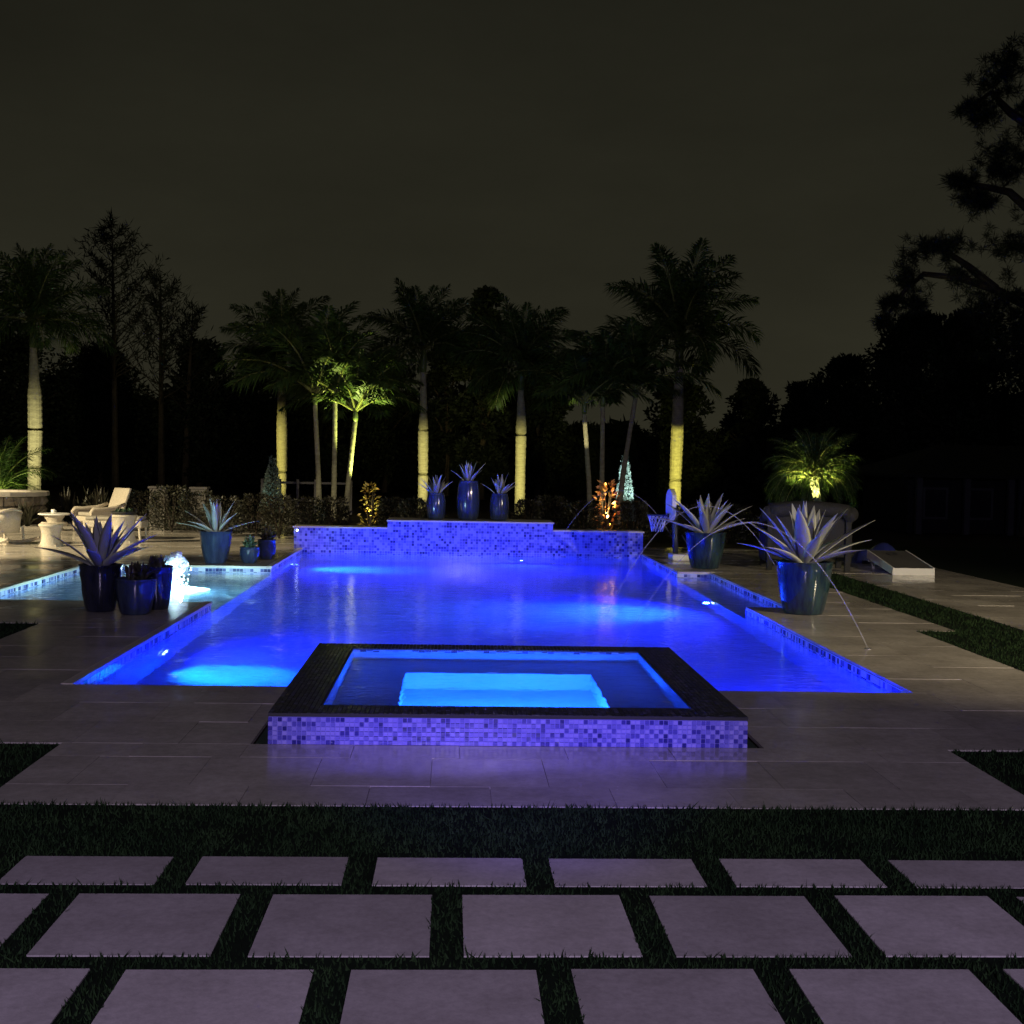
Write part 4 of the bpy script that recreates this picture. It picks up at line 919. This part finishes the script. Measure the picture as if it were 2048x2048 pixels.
def conifer(base, hgt, rad, label, seed, nb=46, lean=0.):
    r = random.Random(seed); rr = np.random.default_rng(seed); o = empty('casuarina_tree', base); tag(o, label, 'tree', 'open conifers left of the palms')
    g = MB(); g.tube([(0, 0, 0), (lean * .3, 0, hgt * .4), (lean * .7, 0, hgt * .75), (lean, 0, hgt)], [.16, .11, .06, .012], 8); P = []; D = []
    for i in range(nb):
        t = .40 + .58 * i / nb; a = r.uniform(0, 6.28); L = rad * (1.08 - t) * 1.75 * r.uniform(.6, 1.15); z0_ = hgt * t; ix = lean * t; pts = []
        for k in range(5):
            s = k / 4; pts.append((ix + L * s * math.cos(a), L * s * math.sin(a), z0_ + L * (.50 * s + .35 * s * s)))
        g.tube(pts, [.03 * (1 - t) + .018, .018, .014, .010, .005], 5)
        m_ = 42; s = rr.uniform(.25, 1, m_); k = np.minimum(3, (s * 4).astype(int)); A = np.array(pts); q = A[k] + (A[k + 1] - A[k]) * (s * 4 - k)[:, None]; P.append(q + rr.normal(size=(m_, 3)) * .05); D.append(rr.normal(size=(m_, 3)) * .6 + np.array([math.cos(a) * .3, math.sin(a) * .3, .55]))
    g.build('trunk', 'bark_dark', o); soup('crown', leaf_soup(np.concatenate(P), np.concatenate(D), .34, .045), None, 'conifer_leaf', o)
conifer((-14.4, 55, 0), 11.3, 2.9, 'tall open dark conifer, highest at the left', 5, 74, -.2)
conifer((-12.7, 56, 0), 9.3, 2.3, 'shorter dark conifer right of the tallest one', 6, 44, -.1)
conifer((-11.9, 57, 0), 8.2, 1.9, 'small dark conifer at the right of the conifer group', 7, 30, .3)

# overhanging pine
def pine():
    o = empty('pine_tree', (14.0, 30.5, 0)); tag(o, 'large dark pine with branches overhanging from the right', 'pine tree'); rr = np.random.default_rng(77); rnd = random.Random(77)
    g = MB(); g.tube([(0, 0, 0), (-.05, 0, 4), (.1, 0, 8), (.2, 0, 12.4)], [.27, .22, .16, .03], 10).build('trunk', 'bark_dark', o)
    cl = [(10.78, 6.06, .50), (11.23, 6.85, .55), (11.65, 6.92, .50), (10.43, 5.58, .38), (10.24, 5.15, .22), (11.03, 5.60, .32), (12.72, 5.64, .85), (13.24, 4.47, .95), (12.04, 6.25, .30), (12.27, 8.21, .50), (12.85, 8.81, .60), (11.90, 8.53, .28), (12.45, 7.95, .34),
          (13.20, 9.17, .65), (12.20, 10.25, .36), (12.77, 10.91, .55), (13.12, 11.38, .55), (12.56, 10.05, .40), (13.39, 7.07, .70), (13.7, 10.2, .6), (14.2, 6.3, .9), (14.5, 8.2, .9), (14.1, 12.1, .6), (13.6, 5.4, .8), (15.2, 10, .9)]
    b = MB()
    for (e0, pts) in ((0, [(14, 5.5), (12.9, 5.95), (12.0, 6.2), (11.2, 6.3), (10.7, 5.9), (10.25, 5.2)]), (1, [(14.05, 7.6), (13.2, 8.3), (12.4, 8.4), (11.9, 8.5)]), (2, [(14.1, 9.6), (13.2, 10.2), (12.6, 10.6), (12.2, 10.3)]), (3, [(12.9, 5.95), (12.3, 6.5), (11.6, 6.9)])):
        b.tube([(p[0] - 14, .15 * rnd.uniform(-1, 1), p[1]) for p in pts], [.10 * (1 - i / len(pts)) + .02 for i in range(len(pts))], 6)
    b.build('limb', 'bark_dark', o)
    P = []; D = []
    for (x, z, r_) in cl:
        for t in range(int(8 + r_ * 52)):
            c = rr.normal(size=3); c = c / np.linalg.norm(c) * r_ * rr.uniform(.15, 1.25) * np.array([1, 1, .72]); cen = np.array([x - 14, 0, z]) + c
            m_ = 46; P.append(np.repeat(cen[None], m_, 0) + rr.normal(size=(m_, 3)) * .03); D.append(rr.normal(size=(m_, 3)) + np.array([0, 0, .35]))
    soup('crown', leaf_soup(np.concatenate(P), np.concatenate(D), .20, .016), None, 'conifer_leaf', o)
pine()

# shrubs
def shrub(base, hgt, rad, label, seed, mat='shrub_leaf', n=1700, leaf=.07, name='shrub', cat='shrub', group='shrubs along the garden bed', width=.38):
    r = np.random.default_rng(seed); rnd = random.Random(seed); o = empty(name, base); tag(o, label, cat, group)
    g = MB()
    for i in range(6):
        a = rnd.uniform(0, 6.28); g.tube([(0, 0, 0), (.3 * rad * math.cos(a), .3 * rad * math.sin(a), hgt * .45), (.6 * rad * math.cos(a), .6 * rad * math.sin(a), hgt * .85)], [.018, .012, .004], 5)
    g.build('stems', 'bark_dark', o)
    t = r.uniform(0, 1, n); a = r.uniform(0, 6.28, n); env = rad * np.sin(np.pi * (.14 + .74 * t)) ** .6 * (1 + .22 * np.sin(3 * a + seed) * np.sin(5 * t + seed)); q = env * np.sqrt(r.uniform(.15, 1, n))
    P = np.stack([q * np.cos(a), q * np.sin(a), hgt * (.05 + .92 * t)], 1); D = np.stack([np.cos(a), np.sin(a), r.uniform(-.2, 1.3, n)], 1) + r.normal(size=(n, 3)) * .35
    soup('foliage', leaf_soup(P, D, leaf, leaf * width), None, mat, o)
    return o
SH = [(-6.58, 27.5, .85, .42, 'brown green shrub right of the wicker armchair'), (-5.89, 27, .98, .46, 'tall brown green shrub below the left garden pier'), (-5.32, 27, .88, .42, 'brown green shrub behind the teal lit agave'), (-4.62, 26, .80, .40, 'dim shrub above the small round blue pot'),
      (-4.15, 27, .84, .36, 'dim shrub left of the mosaic wall, second from it'), (-3.46, 25.5, .86, .36, 'rounded dim shrub at the left end of the mosaic wall'), (-2.95, 26, .82, .34, 'dim shrub behind the low left part of the wall'), (-2.45, 26.2, .82, .33, 'dim shrub below the bright yellow slender palm'),
      (-1.25, 26, .84, .30, 'dim shrub right of the yellow lit croton'), (-.80, 25.6, .84, .30, 'dim shrub left of the urns'), (1.45, 25.6, .86, .30, 'dim shrub right of the urns'), (1.95, 25.8, .95, .38, 'dim shrub behind the step of the mosaic wall'), (2.50, 25, .86, .40, 'olive mounded shrub left of the orange lit croton'),
      (3.55, 25.4, .88, .38, 'dim shrub right of the orange lit croton'), (4.8, 26, .80, .5, 'dim shrub behind the basketball hoop'), (5.7, 26.5, .80, .55, 'dim shrub behind the teal pot agave'), (6.5, 25.4, .75, .45, 'dim shrub left of the pygmy date palm')]
for i, (x, y, h, r_, lab) in enumerate(SH): shrub((x, y, 0), h, r_, lab, 300 + i)
shrub((3.02, 25.35, 0), 1.26, .22, 'croton bush lit bright orange behind the mosaic wall', 340, 'croton_leaf', 230, .12, 'croton_bush', 'shrub', None, .42)
shrub((-1.72, 26.05, 0), 1.12, .17, 'croton bush lit yellow behind the left part of the wall', 341, 'croton_yellow', 150, .10, 'croton_bush', 'shrub', None, .42)
shrub((7.0, 24.95, 0), 1.06, .12, 'small pale lily leaves lit at the foot of the date palm', 342, 'succulent', 40, .22, 'lily_plant', 'plant', None, .25)
for i, (x, y, h, r_, lab) in enumerate(((-8.3, 30, .95, .45, 'reddish bromeliads behind the wicker armchair'), (-8.9, 30.3, .85, .40, 'dark bromeliads behind the round side table'), (-9.35, 28.4, .6, .30, 'small dark plant between fire pit and side table'))):
    spiky((x, y, 0), r_, h, 70, 'shrub_leaf', lab, 'bromeliad', 'bromeliad_plant', 400 + i, None, .10)
# conical topiaries lit teal
def topiary(base, hgt, rad, label, seed):
    r = np.random.default_rng(seed); o = empty('conical_topiary', base); tag(o, label, 'topiary'); MB().tube([(0, 0, 0), (0, 0, hgt * .9)], [.04, .01], 6).build('trunk', 'bark_dark', o)
    n = 2600; t = 1 - np.sqrt(r.uniform(0, 1, n)); a = r.uniform(0, 6.28, n); q = rad * (1 - t) ** .8 * np.sqrt(r.uniform(.5, 1, n)); P = np.stack([q * np.cos(a), q * np.sin(a), .05 + hgt * t], 1); D = np.stack([np.cos(a), np.sin(a), np.full(n, .8)], 1) + r.normal(size=(n, 3)) * .25
    soup('foliage', leaf_soup(P, D, .07, .035), None, 'topiary_leaf', o)
topiary((4.52, 34, 0), 1.85, .30, 'narrow cone shaped bush glowing pale teal behind the palms', 9)
topiary((-5.1, 36, 0), 1.6, .34, 'dim cone shaped bush at the foot of the left royal palm', 10)
